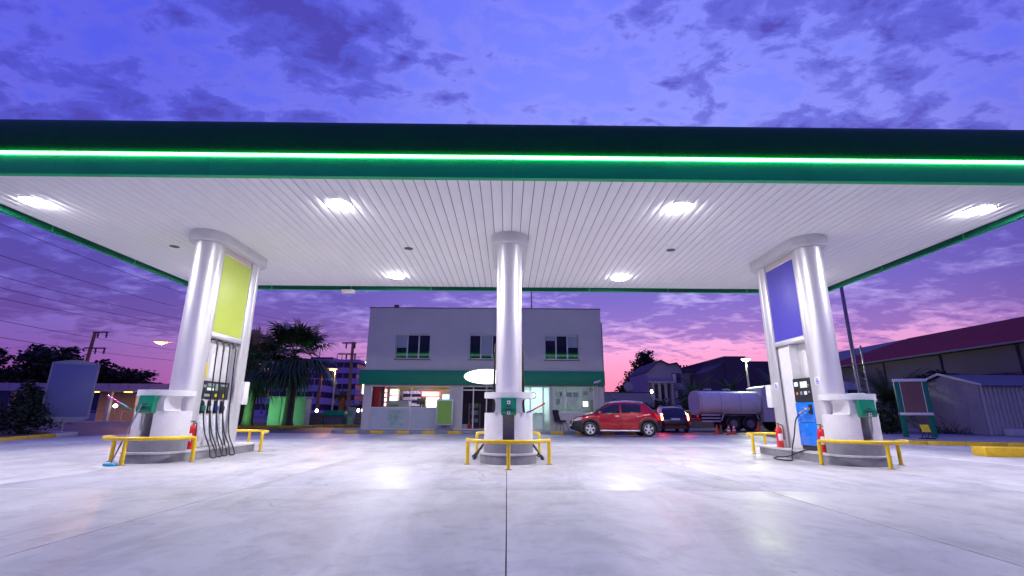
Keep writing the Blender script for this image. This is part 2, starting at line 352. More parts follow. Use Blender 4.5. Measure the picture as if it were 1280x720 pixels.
def place(o, loc, rz=0.0): o.location = loc; o.rotation_euler = (0, 0, rz); return o
def copy_tree(o, parent=None):
    c = o.copy(); COL.objects.link(c)
    if parent is not None: c.parent = parent
    for ch in o.children: copy_tree(ch, c)
    return c
def inst(name, me, parent, loc=(0, 0, 0), rot=(0, 0, 0)):
    o = bpy.data.objects.new(name, me); COL.objects.link(o); o.parent = parent; o.location = loc; o.rotation_euler = rot; return o
def arc(cx, cy, r, a0, a1, n): return [(cx+r*math.cos(R(a0+(a1-a0)*i/n)), cy+r*math.sin(R(a0+(a1-a0)*i/n))) for i in range(n+1)]
def stadium(cx, y0, y1, r, n=14): return arc(cx, y0, r, 180, 360, n) + arc(cx, y1, r, 0, 180, n)
def point_light(name, parent, loc, col, watts, radius=0.12):
    l = bpy.data.lights.new(name, 'POINT'); l.energy = watts; l.color = col; l.shadow_soft_size = radius
    o = bpy.data.objects.new(name, l); COL.objects.link(o); o.parent = parent; o.location = Vector(loc)-origin(parent); return o
def area_light(name, parent, loc, col, watts, size, rot=(0, 0, 0), sy=None):
    l = bpy.data.lights.new(name, 'AREA'); l.energy = watts; l.color = col
    if sy: l.shape = 'RECTANGLE'; l.size = size; l.size_y = sy
    else: l.shape = 'DISK'; l.size = size
    o = bpy.data.objects.new(name, l); COL.objects.link(o); o.parent = parent; o.location = Vector(loc)-origin(parent); o.rotation_euler = rot; return o
def smooth_path(pts, n=8):
    P = [Vector(p) for p in pts]; out = []
    for i in range(len(P)-1):
        p0, p1, p2, p3 = P[max(i-1, 0)], P[i], P[i+1], P[min(i+2, len(P)-1)]
        for k in range(n):
            t = k/n
            out.append(0.5*((2*p1)+(p2-p0)*t+(2*p0-5*p1+4*p2-p3)*t*t+(3*p1-p0-3*p2+p3)*t**3))
    out.append(P[-1]); return out

# ---------------------------------------------------------------- ground
GZ = -0.06
struct(MB().quad((-1500, -200, GZ), (1500, -200, GZ), (1500, 2500, GZ), (-1500, 2500, GZ)).build('ground', 'asphalt', smooth=False))
fc = struct(MB().box(-17.2, 17.2, -8.2, 24.6, -0.14, -0.045).build('forecourt', 'joint', smooth=False))
xs = [-17.0+3.4*i for i in range(11)]
for (y0, y1, g) in ((-8, 6.68, 0.0065), (6.68, 15.6, 0.004), (15.6, 24.5, 0.0035)):
    for a, b in zip(xs[:-1], xs[1:]):
        ga, gb = [(.0042 if abs(e) < .1 else .009) if g > .005 else g for e in (a, b)]
        MB().box(a+ga, b-gb, y0+g*0.8, y1-g*0.8, -0.04, 0.0, 0.004).build('concrete_slab', 'concrete', fc)
# ---------------------------------------------------------------- canopy
CX0, CX1, CY0, CY1, CH = -10.46, 10.60, 7.54, 15.50, 5.03
can = thing('canopy', 'wide forecourt canopy with dark green fascia, neon line and white slatted soffit', 'canopy', (0.07, 11.6, CH))
low = [(-.10, 4.91), (0, 4.91), (0, 5.255), (-.03, 5.26), (-.03, 5.12), (-.10, 5.12)]
upp = [(-.10, 5.345), (.015, 5.345), (.045, 5.40), (.062, 5.50), (.062, 5.66), (.045, 5.79), (.01, 5.90), (-.05, 5.99), (-.13, 6.05), (-.22, 6.05), (-.22, 5.345)]
tub = [(.009, 5.275), (.026, 5.28), (.032, 5.30), (.026, 5.32), (.009, 5.325)]
halo_prof = [(-.028, 5.262), (.004, 5.257), (.008, 5.30), (.004, 5.343), (-.028, 5.338)]
def fascia(side, a, b):
    g = 0.004
    def ext(prof, p, q):
        m = MB()
        if side == 'front': m.prism([(CY0-o, z) for o, z in prof], 'x', p, q)
        elif side == 'back': m.prism([(CY1+o, z) for o, z in prof], 'x', p, q)
        elif side == 'left': m.prism([(CX0-o, z) for o, z in prof], 'y', p, q)
        else: m.prism([(CX1+o, z) for o, z in prof], 'y', p, q)
        return m
    p = ext(low, a+g*0.3, b-g*0.3).build('fascia_panel', 'canopy_green', can, ang=20)
    ext([(-.106, 4.912), (-.1005, 4.912), (-.1005, 5.12), (-.106, 5.12)], a+.02, b-.02).build('inner_return', 'canopy_inner', p)
    ext(upp, a+g*0.3, b-g*0.3).build('upper_band', 'canopy_dark', p, ang=50)
    ext(tub, a+0.008, b-0.008).build('neon_tube', 'neon', p, ang=60)
    ext(halo_prof, a+0.001, b-0.001).build('halo_strip', 'neon_halo', p, ang=60)  # added strip behind the tube, carries the neon's halo as its own glow
n = 8; st = [CX0+(CX1-CX0)*i/n for i in range(n+1)]
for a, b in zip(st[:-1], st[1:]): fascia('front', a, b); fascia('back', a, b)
st = [CY0+0.25+(CY1-CY0-0.5)*i/3 for i in range(4)]
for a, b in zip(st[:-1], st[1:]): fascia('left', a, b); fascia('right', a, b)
for x in (CX0, CX1):
    for y in (CY0, CY1):
        sx = 1 if x > 0 else -1; sy = 1 if y > 10 else -1
        MB().prism([(x-sx*.22, y-sy*.0), (x-sx*.002, y-sy*.002), (x-sx*.002, y-sy*.245), (x-sx*.22, y-sy*.245)], 'z', 4.912, 5.98).build('fascia_corner', 'canopy_green', can)
MB().box(CX0+.1, CX1-.1, CY0+.1, CY1-.1, 5.86, 5.9).build('roof_deck', 'canopy_roof', can)
sof = MB().box(CX0+.11, CX1-.11, CY0+.11, CY1-.11, 5.058, 5.075).build('soffit', 'soffit_gap', can)
sl_me = MB().box(-.094, .094, -(CY1-CY0)/2+.112, (CY1-CY0)/2-.112, 0, .016, 0.004).mesh('soffit_slat', 'soffit')
k = int((CX1-CX0-.24)/0.2); x0 = (CX0+CX1)/2-(k-1)*0.1
for i in range(k): inst('soffit_slat', sl_me, sof, (x0+0.2*i-0.07, (CY0+CY1)/2-11.6, CH+random.uniform(-.0012, .0012)-CH))
for (x, y) in ((-8.5, 11.6), (-2.55, 11.6), (4.15, 11.55)):
    MB().lathe([(.0, CH-.004), (.10, CH-.006), (.115, CH-.002), (.115, CH+.01)], (x, y, 0), 16).build('fitting_ring', 'gap_dark', can)
MB().box(-5.5, -5.1, CY1-.16, CY1+.05, 4.80, 4.908, .01).build('junction_box', 'white_panel', can)
lights = [(x, 8.93) for x in (-9.5, -3.43, 3.45, 9.58)]+[(x, 14.18) for x in (-9.1, -3.43, 3.45, 9.2)]
lab = {(-9.5, 8.93): 'square of light at the canopy front, furthest out on the left', (-3.43, 8.93): 'glaring front canopy downlight left of the middle column', (3.45, 8.93): 'glaring front canopy downlight right of the middle column', (9.58, 8.93): 'front canopy downlight furthest out on the right',
       (-9.1, 14.18): 'rear canopy downlight hidden beside the lime sign column', (-3.43, 14.18): 'smaller rear canopy downlight left of the middle column', (3.45, 14.18): 'smaller rear canopy downlight right of the middle column', (9.2, 14.18): 'rear canopy downlight beyond the blue sign column'}
lab[(-9.5, 8.93)] = 'front canopy downlight furthest out on the left'
for (x, y) in lights:
    t = thing('canopy_downlight', lab[(x, y)], 'light', (x, y, CH), 'downlights set in the canopy soffit')
    MB().lathe([(.236, CH-.010), (.243, CH-.019), (.26, CH-.014), (.265, CH+.012)], (x, y, 0), 28).build('rim', 'white_gloss', t)
    MB().lathe([(.001, CH-.016), (.10, CH-.016), (.18, CH-.0145), (.235, CH-.011)], (x, y, 0), 20).build('lens', 'lens', t)

# ---------------------------------------------------------------- pump islands
PX = (-7.05, 0.03, 7.12)
WHERE = ('below the lime green sign', 'at the middle column', 'below the dark blue sign')
def island(X, where):
    t = thing('pump_island', 'long rounded grey kerb island '+where, 'kerb', (X, 11.6, 0), 'raised pump islands')
    MB().prism(stadium(X, 10.35, 12.92, 0.58), 'z', -0.02, .165).build('kerb_side', 'kerb_grey', t)
    MB().prism(stadium(X, 10.35, 12.92, 0.595), 'z', .166, .20).build('top_slab', 'kerb_pale', t)
for X, w in zip(PX, WHERE): island(X, w)

def pylon(X, label, faces):
    t = thing('canopy_column', label, 'column', (X, 11.6, .20), 'silver clad columns holding up the canopy')
    for yy in (10.75, 12.5):
        MB().lathe([(.0, .202), (.285, .202), (.285, 4.825)], (X, yy, 0), 48).build('column_casing', 'silver', t)
    cap = MB().prism(stadium(X, 10.75, 12.5, .43, 24), 'z', 4.82, CH-.001).build('capital', 'white_panel', t)
    MB().prism(stadium(X, 10.75, 12.5, .40, 24), 'z', 4.795, 4.8195).build('lower_lip', 'white_panel', cap)
    for s in (-1, 1):
        for (ya, yb) in ((10.76, 10.93), (12.20, 12.49)):
            MB().box(*sorted((X+s*.235, X+s*.279)), ya, yb, .202, 4.79, .006).build('side_casing', 'silver', t)
        sg = MB().box(*sorted((X+s*.20, X+s*.255)), 10.934, 12.196, 2.725, 4.66, .008).build('sign_frame', 'white_gloss', t)
        MB().box(*sorted((X+s*.2552, X+s*.262)), 10.965, 12.165, 2.76, 4.625, .003).build('sign_panel', faces, sg)
        MB().box(*sorted((X+s*.18, X+s*.24)), 10.934, 12.196, 4.665, 4.79).build('top_trim', 'cream_wall', t)
    MB().box(X-.19, X+.19, 10.94, 12.3, 2.73, 4.79).build('sign_core', 'white_panel', t)
    MB().box(X-.272, X+.272, 10.934, 12.196, 2.64, 2.72, .006).build('header', 'silver', t)
pylon(PX[0], 'silver round column pair carrying the lime green panel', 'lime')
pylon(PX[1], 'silver round column standing alone in the middle of the canopy', 'white_gloss')
pylon(PX[2], 'silver round column pair carrying the dark blue panel', 'sign_blue')

GRIPS = ('green_plastic', 'white_gloss', 'blue_plastic', 'black_plastic')
def pump4(X, label, sides):
    t = thing('fuel_pump', label, 'fuel pump', (X, 11.5, .20))
    MB().box(X-.19, X+.19, 11.0, 12.16, .21, 1.24, .01).build('cabinet', 'white_gloss', t)
    MB().box(X-.10, X+.10, 11.0, 12.16, 1.66, 2.62, .01).build('hose_mast', 'white_panel', t)
    for s in sides:
        B = lambda a, b, *r: MB().box(*sorted((X+s*a, X+s*b)), *r)
        d = B(-.02, .225, 10.96, 12.05, 1.25, 1.65, .012).build('display_panel', 'black_plastic', t)
        for (ya, yb, za, zb, m) in ((11.02, 11.13, 1.50, 1.56, 'screen_dim'), (11.18, 11.42, 1.53, 1.60, 'screen_dim'), (11.18, 11.42, 1.44, 1.50, 'screen'), (11.48, 11.62, 1.44, 1.60, 'screen_dim'), (11.70, 11.95, 1.55, 1.60, 'screen_dim'), (11.1, 11.3, 1.30, 1.36, 'screen_dim'), (11.5, 11.58, 1.30, 1.37, 'yellow_paint'), (11.82, 11.9, 1.29, 1.38, 'yellow_paint')):
            B(.2252, .229, ya, yb, za, zb).build('read_out', m, d)
        B(.1005, .104, 11.05, 11.28, 1.72, 2.05).build('notice', 'yellow_paint', t)
        B(.1005, .104, 11.08, 11.22, 2.08, 2.30).build('notice', 'sign_blue', t)
        B(.1005, .104, 11.36, 11.60, 1.72, 2.28).build('notice', 'paper', t)
        for i, g in enumerate(GRIPS):
            y = 11.12+.25*i
            B(.19, .215, y-.045, y+.045, .93, 1.22, .008).build('nozzle_boot', 'black_plastic', t)
            nz = MB().tube([(X+s*.225, y, 1.19), (X+s*.245, y, 1.06), (X+s*.25, y, .93)], [.022, .030, .034], 10).build('nozzle', 'black_plastic', t)
            MB().box(*sorted((X+s*.222, X+s*.285)), y-.036, y+.036, .99, 1.10, .016).build('nozzle_grip', g, nz)
            MB().tube([(X+s*.225, y, 1.18), (X+s*.215, y, 1.24), (X+s*.235, y, 1.27)], .010, 8).build('spout', 'chrome', nz)
            MB().tube([(X+s*.20, y, .89), (X+s*.235, y+.01, .80), (X+s*.255, y-.005, .62), (X+s*.245, y+.01, .42), (X+s*.20, y, .24)], [.03, .068, .085, .078, .03], 12).build('splash_guard', 'bag', t)
            yt = 11.20+.26*i
            MB().tube(smooth_path([(X+s*.08, yt, 2.58), (X+s*.22, yt-.03, 2.60), (X+s*.315, yt-.06, 2.50), (X+s*.325, yt-.06, 2.34)], 5), .020, 8).build('hose_hook', 'gap_dark', t)
            w = random.uniform(-.03, .05)
            MB().tube(smooth_path([(X+s*.325, yt-.06, 2.36), (X+s*.34, yt-.05, 1.7), (X+s*.36, yt-.02, 1.0), (X+s*.47, y+.03, .46), (X+s*(.66+w), y-.02, .12), (X+s*(.76+w), y-.16, .025), (X+s*(.70+w), y-.24, .03), (X+s*.615, y-.17, .225), (X+s*.40, y-.06, .52), (X+s*.265, y, .93)], 8), .015, 8).build('hose', 'rubber', t)
pump4(PX[0], 'four hose fuel pump with black display band below the lime green sign', (1,))
pump4(PX[1], 'fuel pump mostly hidden behind the middle column', (-1, 1))

def pump_blue(X):
    s = -1
    t = thing('fuel_pump', 'single hose fuel pump with bright blue cabinet and black display', 'fuel pump', (X, 11.3, .20))
    B = lambda a, b, *r: MB().box(*sorted((X+s*a, X+s*b)), *r)
    B(-.19, .262, 10.945, 11.66, .30, .80, .012).build('lower_door', 'pump_blue', t)
    B(-.19, .262, 10.945, 11.66, .806, 1.25, .012).build('upper_door', 'pump_blue', t)
    B(-.19, .235, 10.96, 11.65, .205, .30).build('foot_plinth', 'black_plastic', t)
    d = B(-.19, .258, 10.955, 11.65, 1.258, 1.80, .012).build('display_panel', 'black_plastic', t)
    for (ya, yb, za, zb, m) in ((11.10, 11.36, 1.58, 1.72, 'screen'), (11.45, 11.60, 1.62, 1.72, 'screen'), (11.14, 11.25, 1.42, 1.50, 'paper'), (11.32, 11.40, 1.42, 1.50, 'screen_dim'), (11.03, 11.09, 1.60, 1.66, 'chrome'), (11.03, 11.09, 1.46, 1.50, 'screen_dim')):
        B(.2585, .263, ya, yb, za, zb, .001).build('read_out', m, d)
    MB().lathe([(0, 0), (.035, 0), (.035, .012)], (X+s*.262, 11.52, 1.46), 12, 'x').build('stop_button', 'orange_plastic', d)
    for yy in (10.955, 11.63): B(-.15, .245, yy, yy+.02, 1.81, 2.63).build('mast_frame', 'white_gloss', t)
    B(-.15, .03, 10.98, 11.63, 1.81, 2.63).build('hose_mast', 'white_panel', t)
    B(.031, .035, 11.02, 11.20, 1.86, 2.12).build('notice', 'cream_wall', t)
    B(-.15, .20, 11.68, 12.18, .205, 2.63, .008).build('side_cabinet', 'white_panel', t)
    B(.2625, .27, 11.02, 11.16, .98, 1.20, .004).build('nozzle_boot', 'black_plastic', t)
    nz = MB().tube(smooth_path([(X+s*.275, 11.08, 1.10), (X+s*.33, 11.14, 1.10), (X+s*.36, 11.26, 1.06), (X+s*.36, 11.36, 1.00)], 5), .026, 10).build('nozzle', 'chrome', t)
    MB().tube(smooth_path([(X+s*.335, 11.12, 1.03), (X+s*.37, 11.22, .98), (X+s*.37, 11.33, .96)], 5), .008, 8).build('trigger', 'chrome', nz)
    MB().tube(smooth_path([(X+s*.36, 11.36, 1.0), (X+s*.40, 11.50, .85), (X+s*.45, 11.56, .5), (X+s*.56, 11.50, .26), (X+s*.68, 11.36, .06), (X+s*.84, 11.08, .02), (X+s*1.0, 10.9, .018), (X+s*1.12, 11.1, .018), (X+s*1.02, 11.5, .018), (X+s*.80, 11.75, .02), (X+s*.66, 11.55, .05), (X+s*.60, 11.0, .215), (X+s*.45, 10.85, .23), (X+s*.30, 10.92, .235)], 10), .014, 8).build('hose', 'rubber', t)
pump_blue(PX[2])
for X, s, w in ((PX[0], 1, 'lime green sign'), (PX[2], -1, 'dark blue sign')):
    t = thing('wall_box', 'small white box fixed to the rear of the column with the '+w, 'box', (X+s*.30, 12.66, 1.15))
    MB().box(*sorted((X+s*.20, X+s*.34)), 12.54, 12.78, 1.15, 1.72, .015).build('casing', 'white_gloss', t)
    MB().box(*sorted((X+s*.3402, X+s*.346)), 12.56, 12.76, 1.18, 1.40, .002).build('flap', 'white_panel', t)
for (yy, zz) in ((10.66, 1.62), (12.28, 1.60)):
    t = thing('notice_plate', 'small printed notice on the blue sign column, '+('beside' if yy < 11 else 'left of')+' the blue pump', 'notice', (PX[2]-.28, yy, zz))
    a = R(180+17) if yy < 11 else R(180)
    c = Vector((PX[2], 10.75, 0))+Vector((math.cos(a), math.sin(a), 0))*.287 if yy < 11 else Vector((PX[2]-.281, 12.34, 0))
    o = MB().box(-.003, .003, -.07, .07, 0, .16, .001).build('sheet', 'paper', t, local=True); o.location = Vector((c.x, c.y, zz))-t.location; o.rotation_euler = (0, 0, a)
    for i, z in enumerate((.02, .05, .08, .115)):
        p = MB().box(-.0045, .0045, -.05, .05-.01*i, z, z+.018).build('print', 'sign_blue', t, local=True); p.location = o.location; p.rotation_euler = o.rotation_euler

# ---------------------------------------------------------------- service counters round the front columns
def outline(X, w, b, n=40):
    return [(X+w*math.cos(2*math.pi*i/n), 10.34+b*math.sin(2*math.pi*i/n)) for i in range(n)]
def clip(pts, xa, keep):
    out = []
    for i in range(len(pts)):
        p, q = pts[i], pts[(i+1) % len(pts)]
        ip, iq = (p[0]-xa)*keep >= 0, (q[0]-xa)*keep >= 0
        if ip: out.append(p)
        if ip != iq: u = (xa-p[0])/(q[0]-p[0]); out.append((xa, p[1]+u*(q[1]-p[1])))
    return out
def counter(X, where):
    t = thing('service_counter', 'white moulded service counter round the column '+where, 'counter', (X, 10.4, .20), 'service counters round the columns')
    MB().prism(outline(X, .505, .48), 'z', .202, .44).build('plinth', 'plinth', t)
    for s in (-1, 1):
        ck = clip(outline(X, .50, .475), X+s*.115, s)
        MB().prism(ck, 'z', .45, .975).build('cheek', 'white_panel', t)
        fl = [(X+s*.115, .976), (X+s*.31, .976), (X+s*.285, .99), (X+s*.27, 1.03), (X+s*.265, 1.15), (X+s*.275, 1.21), (X+s*.30, 1.25), (X+s*.34, 1.268), (X+s*.115, 1.268)]
        MB().prism(fl, 'y', 9.905, 10.42).build('post', 'white_panel', t)
    sh = outline(X, .51, .50)
    MB().prism(sh, 'z', 1.27, 1.385).build('shelf', 'white_panel', t)
    MB().box(X-.113, X+.113, 10.36, 10.38, .45, .97).build('bin_back', 'gap_dark' if X == PX[0] else 'white_panel', t)
for X, w in zip(PX, WHERE): counter(X, w)
def dispenser(X, where):
    t = thing('towel_dispenser', 'green paper towel dispenser on the counter '+where, 'dispenser', (X, 9.83, .93), 'green towel dispensers')
    MB().prism([(9.78, 1.265), (9.77, 1.10), (9.74, 1.02), (9.76, .95), (9.80, .93), (9.874, .93), (9.874, 1.265)], 'x', X-.15, X+.15).build('body', 'green_plastic', t, ang=50)
    MB().box(X-.085, X+.085, 9.715, 9.775, 1.055, 1.085, .006).build('lip', 'green_plastic', t)
    MB().box(X-.055, X+.055, 9.75, 9.772, 1.09, 1.12, .004).build('slot', 'gap_dark', t)
    for z, yy in (((1.175, 9.7715), (.975, 9.741)) if X == PX[1] else ((.975, 9.741),) if X == PX[2] else ()):
        q = MB().box(X-.032, X+.032, yy-.006, yy, z-.03, z+.035).build('tag', 'paper', t)
        MB().box(X-.013, X+.013, yy-.0085, yy-.0065, z-.012, z+.016).build('symbol', 'ink', q)
for X, w in zip(PX, WHERE): dispenser(X, w)

# ---------------------------------------------------------------- guard rails
def guard(X, yc, d, label, b=.93):
    t = thing('guard_rail', label, 'guard rail', (X, yc, 0), 'yellow guard rails round the pump islands')
    a, zr, r = .80, .47, .036
    arcp = [(X-a*math.cos(u), yc+d*b*math.sin(u)**.9 if math.sin(u) > 0 else yc, zr) for u in [math.pi*i/28 for i in range(29)]]
    path = [(X-a, yc, .005), (X-a, yc, .25), (X-a, yc, zr-.07), (X-a+.002, yc+d*.006, zr-.02)] + [(p[0], p[1], zr) for p in arcp[1:-1]] + [(X+a-.002, yc+d*.006, zr-.02), (X+a, yc, zr-.07), (X+a, yc, .25), (X+a, yc, .005)]
    MB().tube(path, r, 14).build('rail', 'rail_yellow', t, ang=60)
    MB().tube([(X, yc+d*b, .005), (X, yc+d*b, zr-.01)], r*.95, 14).build('post', 'rail_yellow', t)
    for (px, py) in ((X-a, yc), (X+a, yc), (X, yc+d*b)):
        MB().lathe([(0, .012), (.062, .012), (.068, .001)], (px, py, 0), 14).build('base_plate', 'bolt_steel', t)
for X, w in zip(PX, WHERE):
    guard(X, 9.90 if X == PX[1] else 10.12, -1, 'bent yellow pipe guard rail at the front of the island '+w, .93 if X == PX[1] else .76)
    guard(X, 12.84, 1, 'bent yellow pipe guard rail at the back of the island '+w)

# ---------------------------------------------------------------- small things on the islands
def extinguisher(x, y, label, z0=.202):
    t = thing('fire_extinguisher', label, 'extinguisher', (x, y, z0), 'red fire extinguishers')
    MB().lathe([(0, z0), (.074, z0), (.078, z0+.012), (.078, z0+.40), (.070, z0+.44), (.045, z0+.475), (.022, z0+.49), (.022, z0+.51)], (x, y, 0), 20).build('cylinder', 'red_paint', t)
    v = MB().tube([(x, y, z0+.505), (x, y, z0+.55)], .018, 10).build('valve', 'bolt_steel', t)
    MB().box(x-.07, x+.03, y-.012, y+.012, z0+.555, z0+.575, .004).build('lever', 'black_plastic', v)
    MB().tube(smooth_path([(x+.02, y, z0+.53), (x+.075, y-.03, z0+.52), (x+.092, y-.04, z0+.40), (x+.090, y-.03, z0+.18)], 5), .011, 8).build('discharge_hose', 'rubber', t)
    MB().lathe([(.0785, z0+.16), (.0792, z0+.161), (.0792, z0+.32), (.0785, z0+.321)], (x, y, 0), 12, 'z', R(-140), R(-60)).build('label_band', 'paper', t)
extinguisher(PX[0]+.37, 10.68, 'red fire extinguisher beside the four hose pump')
extinguisher(PX[2]-.37, 10.68, 'red fire extinguisher between the blue pump and the service counter')
extinguisher(PX[2]-.40, 12.28, 'red fire extinguisher left of the blue pump at the rear rail')
def rod(name, label, cat, segs, r, parts=()):
    p0 = segs[0][0]; t = thing(name, label, cat, p0)
    for i, (a, b, m, nm) in enumerate(segs): MB().tube([a, b], r, 10).build(nm, m, t)
    for (mb, m, nm) in parts: mb.build(nm, m, t)
    return t
X = PX[0]
rod('window_brush', 'squeegee with rainbow coloured handle lying on the left counter', 'brush',
    [((X-.40, 9.98, .985), (X-.48, 9.93, 1.05), 'green_plastic', 'handle_end'), ((X-.48, 9.93, 1.05), (X-.58, 9.87, 1.125), 'cyan_plastic', 'handle'), ((X-.58, 9.87, 1.125), (X-.76, 9.76, 1.26), 'pink_plastic', 'grip')], .014)
rod('mop', 'grey handled mop with a blue head leaning on the left dispenser', 'mop',
    [((X-.13, 9.38, .06), (X-.03, 9.715, 1.10), 'steel_pole', 'handle')], .013,
    [(MB().box(X-.24, X-.04, 9.32, 9.44, .004, .05, .018), 'cyan_plastic', 'head')])
X = PX[1]
rod('window_brush', 'squeegee with a red handle lying on the middle counter', 'brush',
    [((X+.36, 10.02, .985), (X+.47, 10.02, 1.02), 'blue_plastic', 'handle'), ((X+.47, 10.02, 1.02), (X+.74, 10.0, 1.17), 'red_paint', 'grip')], .014)
X = PX[2]
t = thing('booklet', 'pale blue booklet left on top of the counter by the blue pump', 'booklet', (X+.1, 10.1, 1.386))
MB().box(X-.10, X+.16, 9.98, 10.18, 1.386, 1.398, .001).build('pages', 'paper', t); MB().box(X-.10, X+.16, 9.98, 10.18, 1.3985, 1.402).build('cover', 'cyan_plastic', t)
t = thing('paper_sheet', 'loose white paper sheet on the counter by the blue pump', 'paper', (X+.3, 10.1, 1.386))
MB().box(X+.19, X+.36, 10.0, 10.22, 1.386, 1.390).build('sheet', 'paper', t)

for o in [o for o in COL.objects if o.parent is None and abs(o.location.x) > 3 and o.name.split('.')[0] in ('service_counter', 'towel_dispenser', 'pump_island', 'window_brush', 'mop', 'booklet', 'paper_sheet')]: o.location.y -= .10

# ---------------------------------------------------------------- shop building
FY = 26.0                         # facade plane
S = FY/26.5
pv = struct(MB().box(-8.6, 6.6, 24.75, FY+6, GZ-.05, .135, .004).build('shop_pavement', 'pavement', smooth=False))
x = -8.6; i = 0
while x < 6.55:
    w = .632
    if not (-1.95 < x < 0.15):
        MB().box(x+.003, x+w-.003, 24.55, 24.748, GZ, .14, .012).build('kerb_stone', 'kerb_yellow' if i % 2 else 'kerb_grey', pv)
    else:
        h0 = .03
        MB().box(x+.003, x+w-.003, 24.55, 24.748, GZ, h0, .006).build('kerb_stone', 'kerb_grey', pv)
    x += w; i += 1
MB().prism([(-2.70, GZ), (-1.95, GZ), (-2.70, .142)], 'y', 24.53, 24.549).build('ramp_stone', 'kerb_yellow', pv)
sb = thing('shop_building', 'two storey rendered shop building with green band above the ground floor', 'building', (-1.2, FY+4, .135))
X0, X1, ZT = -7.62, 5.12, 6.60
wz = (3.80, 5.17); wins = ((-6.08, -4.22), (-2.08, -.22), (2.03, 3.87))
def wallbox(a, b, z0, z1, y0=FY, y1=FY+.22): MB().box(a, b, y0, y1, z0, z1).build('wall', 'render_wall', sb, smooth=False)
wallbox(X0, X1, wz[1], ZT); wallbox(X0, X1, 3.16, wz[0])
ed = [X0]+[v for w in wins for v in w]+[X1]
for a, b in zip(ed[0::2], ed[1::2]): wallbox(a, b, wz[0], wz[1])
for a, b in ((X0, -7.24), (-3.02, -2.42), (-.42, .86), (2.28, 2.44), (4.64, X1)): wallbox(a, b, .136, 3.16)
wallbox(2.44, 4.64, .136, 1.02)
wallbox(-7.24, -3.02, 2.40, 3.16); wallbox(-2.42, -.42, 2.40, 3.16); wallbox(.86, 2.28, 2.40, 3.16); wallbox(2.44, 4.64, 2.40, 3.16)
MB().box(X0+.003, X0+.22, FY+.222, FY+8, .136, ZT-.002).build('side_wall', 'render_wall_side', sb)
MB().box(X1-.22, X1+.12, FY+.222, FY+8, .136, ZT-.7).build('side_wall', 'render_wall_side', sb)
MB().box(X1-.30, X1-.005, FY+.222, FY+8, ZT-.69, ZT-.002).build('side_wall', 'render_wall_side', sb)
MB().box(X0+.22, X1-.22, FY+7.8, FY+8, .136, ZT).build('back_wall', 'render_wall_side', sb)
MB().box(X0+.22, X1-.3, FY+.222, FY+7.8, 6.2, 6.3).build('roof', 'canopy_roof', sb)
MB().box(X0-.02, X1+.02, FY-.03, FY+.25, ZT+.001, ZT+.045).build('coping', 'coping', sb)
MB().box(X0+.225, X1-.225, FY+.225, FY+7.8, 2.95, 3.1).build('ceiling', 'room_ceiling', sb)
MB().box(X0+.225, X1-.225, FY+.225, FY+7.8, .1361, .16).build('floor', 'floor_tile', sb)
MB().box(-7.85, 5.17, FY-.28, FY-.002, 2.44, 3.18, .01).build('green_band', 'shop_green', sb)
MB().box(-6.38, -6.14, FY+.3, FY+.5, ZT+.046, ZT+.26, .01).build('chimney', 'coping', sb)
MB().tube([(1.33, FY+.4, ZT), (1.33, FY+.4, ZT+4.2)], .035, 8).build('mast', 'steel_pole', sb)
for wi, (a, b) in enumerate(wins):
    f = MB().box(a, b, FY+.10, FY+.16, wz[0], wz[0]+.07).box(a, b, FY+.10, FY+.16, wz[1]-.07, wz[1])
    p = (b-a)/3
    for j in range(4):
        xx = a+p*j; f.box(max(a, xx-.035), min(b, xx+.035), FY+.099, FY+.161, wz[0]+.07, wz[1]-.07)
    fo = f.build('window', 'alu_frame', sb)
    for j in range(3):
        MB().box(a+p*j+.035, a+p*(j+1)-.035, FY+.125, FY+.135, wz[0]+.07, wz[1]-.07).build('pane', 'dark_glass', fo)
        bl = {(0, 0): .55, (1, 1): .85, (2, 2): .5, (2, 0): .2}.get((wi, j))
        if bl: MB().box(a+p*j+.05, a+p*(j+1)-.05, FY+.117, FY+.1245, wz[1]-.07-bl*(wz[1]-wz[0]-.14), wz[1]-.07).build('roller_blind', 'blind', fo)
    MB().box(a-.04, b+.04, FY-.05, FY+.0999, wz[0]-.05, wz[0]-.001).build('sill', 'coping', fo)
# ground floor glazing
clear = mat('clear_glass', (0.03, 0.035, 0.035), 0.02, var=0, rvar=0, alpha=0.14, spec=0.8)
def frame(name, a, b, z0, z1, verts=(), hor=(), y=FY+.05):
    m = MB().box(a, b, y, y+.06, z0, z0+.06).box(a, b, y, y+.06, z1-.06, z1)
    for v in (a+.03, *verts, b-.03): m.box(v-.028, v+.028, y-.001, y+.061, z0+.06, z1-.06)
    for h in hor: m.box(a+.058, b-.058, y+.003, y+.057, h-.03, h+.03)
    return m.build(name, 'alu_frame', sb)
f = frame('shop_window', -7.24, -3.02, .137, 2.40, (-5.1,), (1.25,))
MB().box(-7.17, -3.09, FY+.075, FY+.083, 1.285, 2.33).build('pane', 'clear_glass', f)
for a, b in ((-7.17, -5.14), (-5.06, -3.09)): MB().box(a, b, FY+.07, FY+.085, .20, 1.215).build('frosted_panel', 'frosted', f)
MB().box(-6.25, -5.45, FY+.064, FY+.0695, .24, 1.12).build('decal', 'decal_green', f)
f = frame('sliding_door', -2.42, -.42, .137, 2.40, (-1.80, -1.1), (2.18,))
for a, b in ((-2.36, -1.83), (-1.77, -1.13), (-1.07, -.48)): MB().box(a, b, FY+.075, FY+.083, .2, 2.14).build('pane', 'clear_glass', f)
f = frame('office_door_frame', .86, 2.28, .137, 2.40, (1.22,), ())
f = frame('office_window', 2.44, 4.64, 1.02, 2.40, (3.05, 3.92), ())
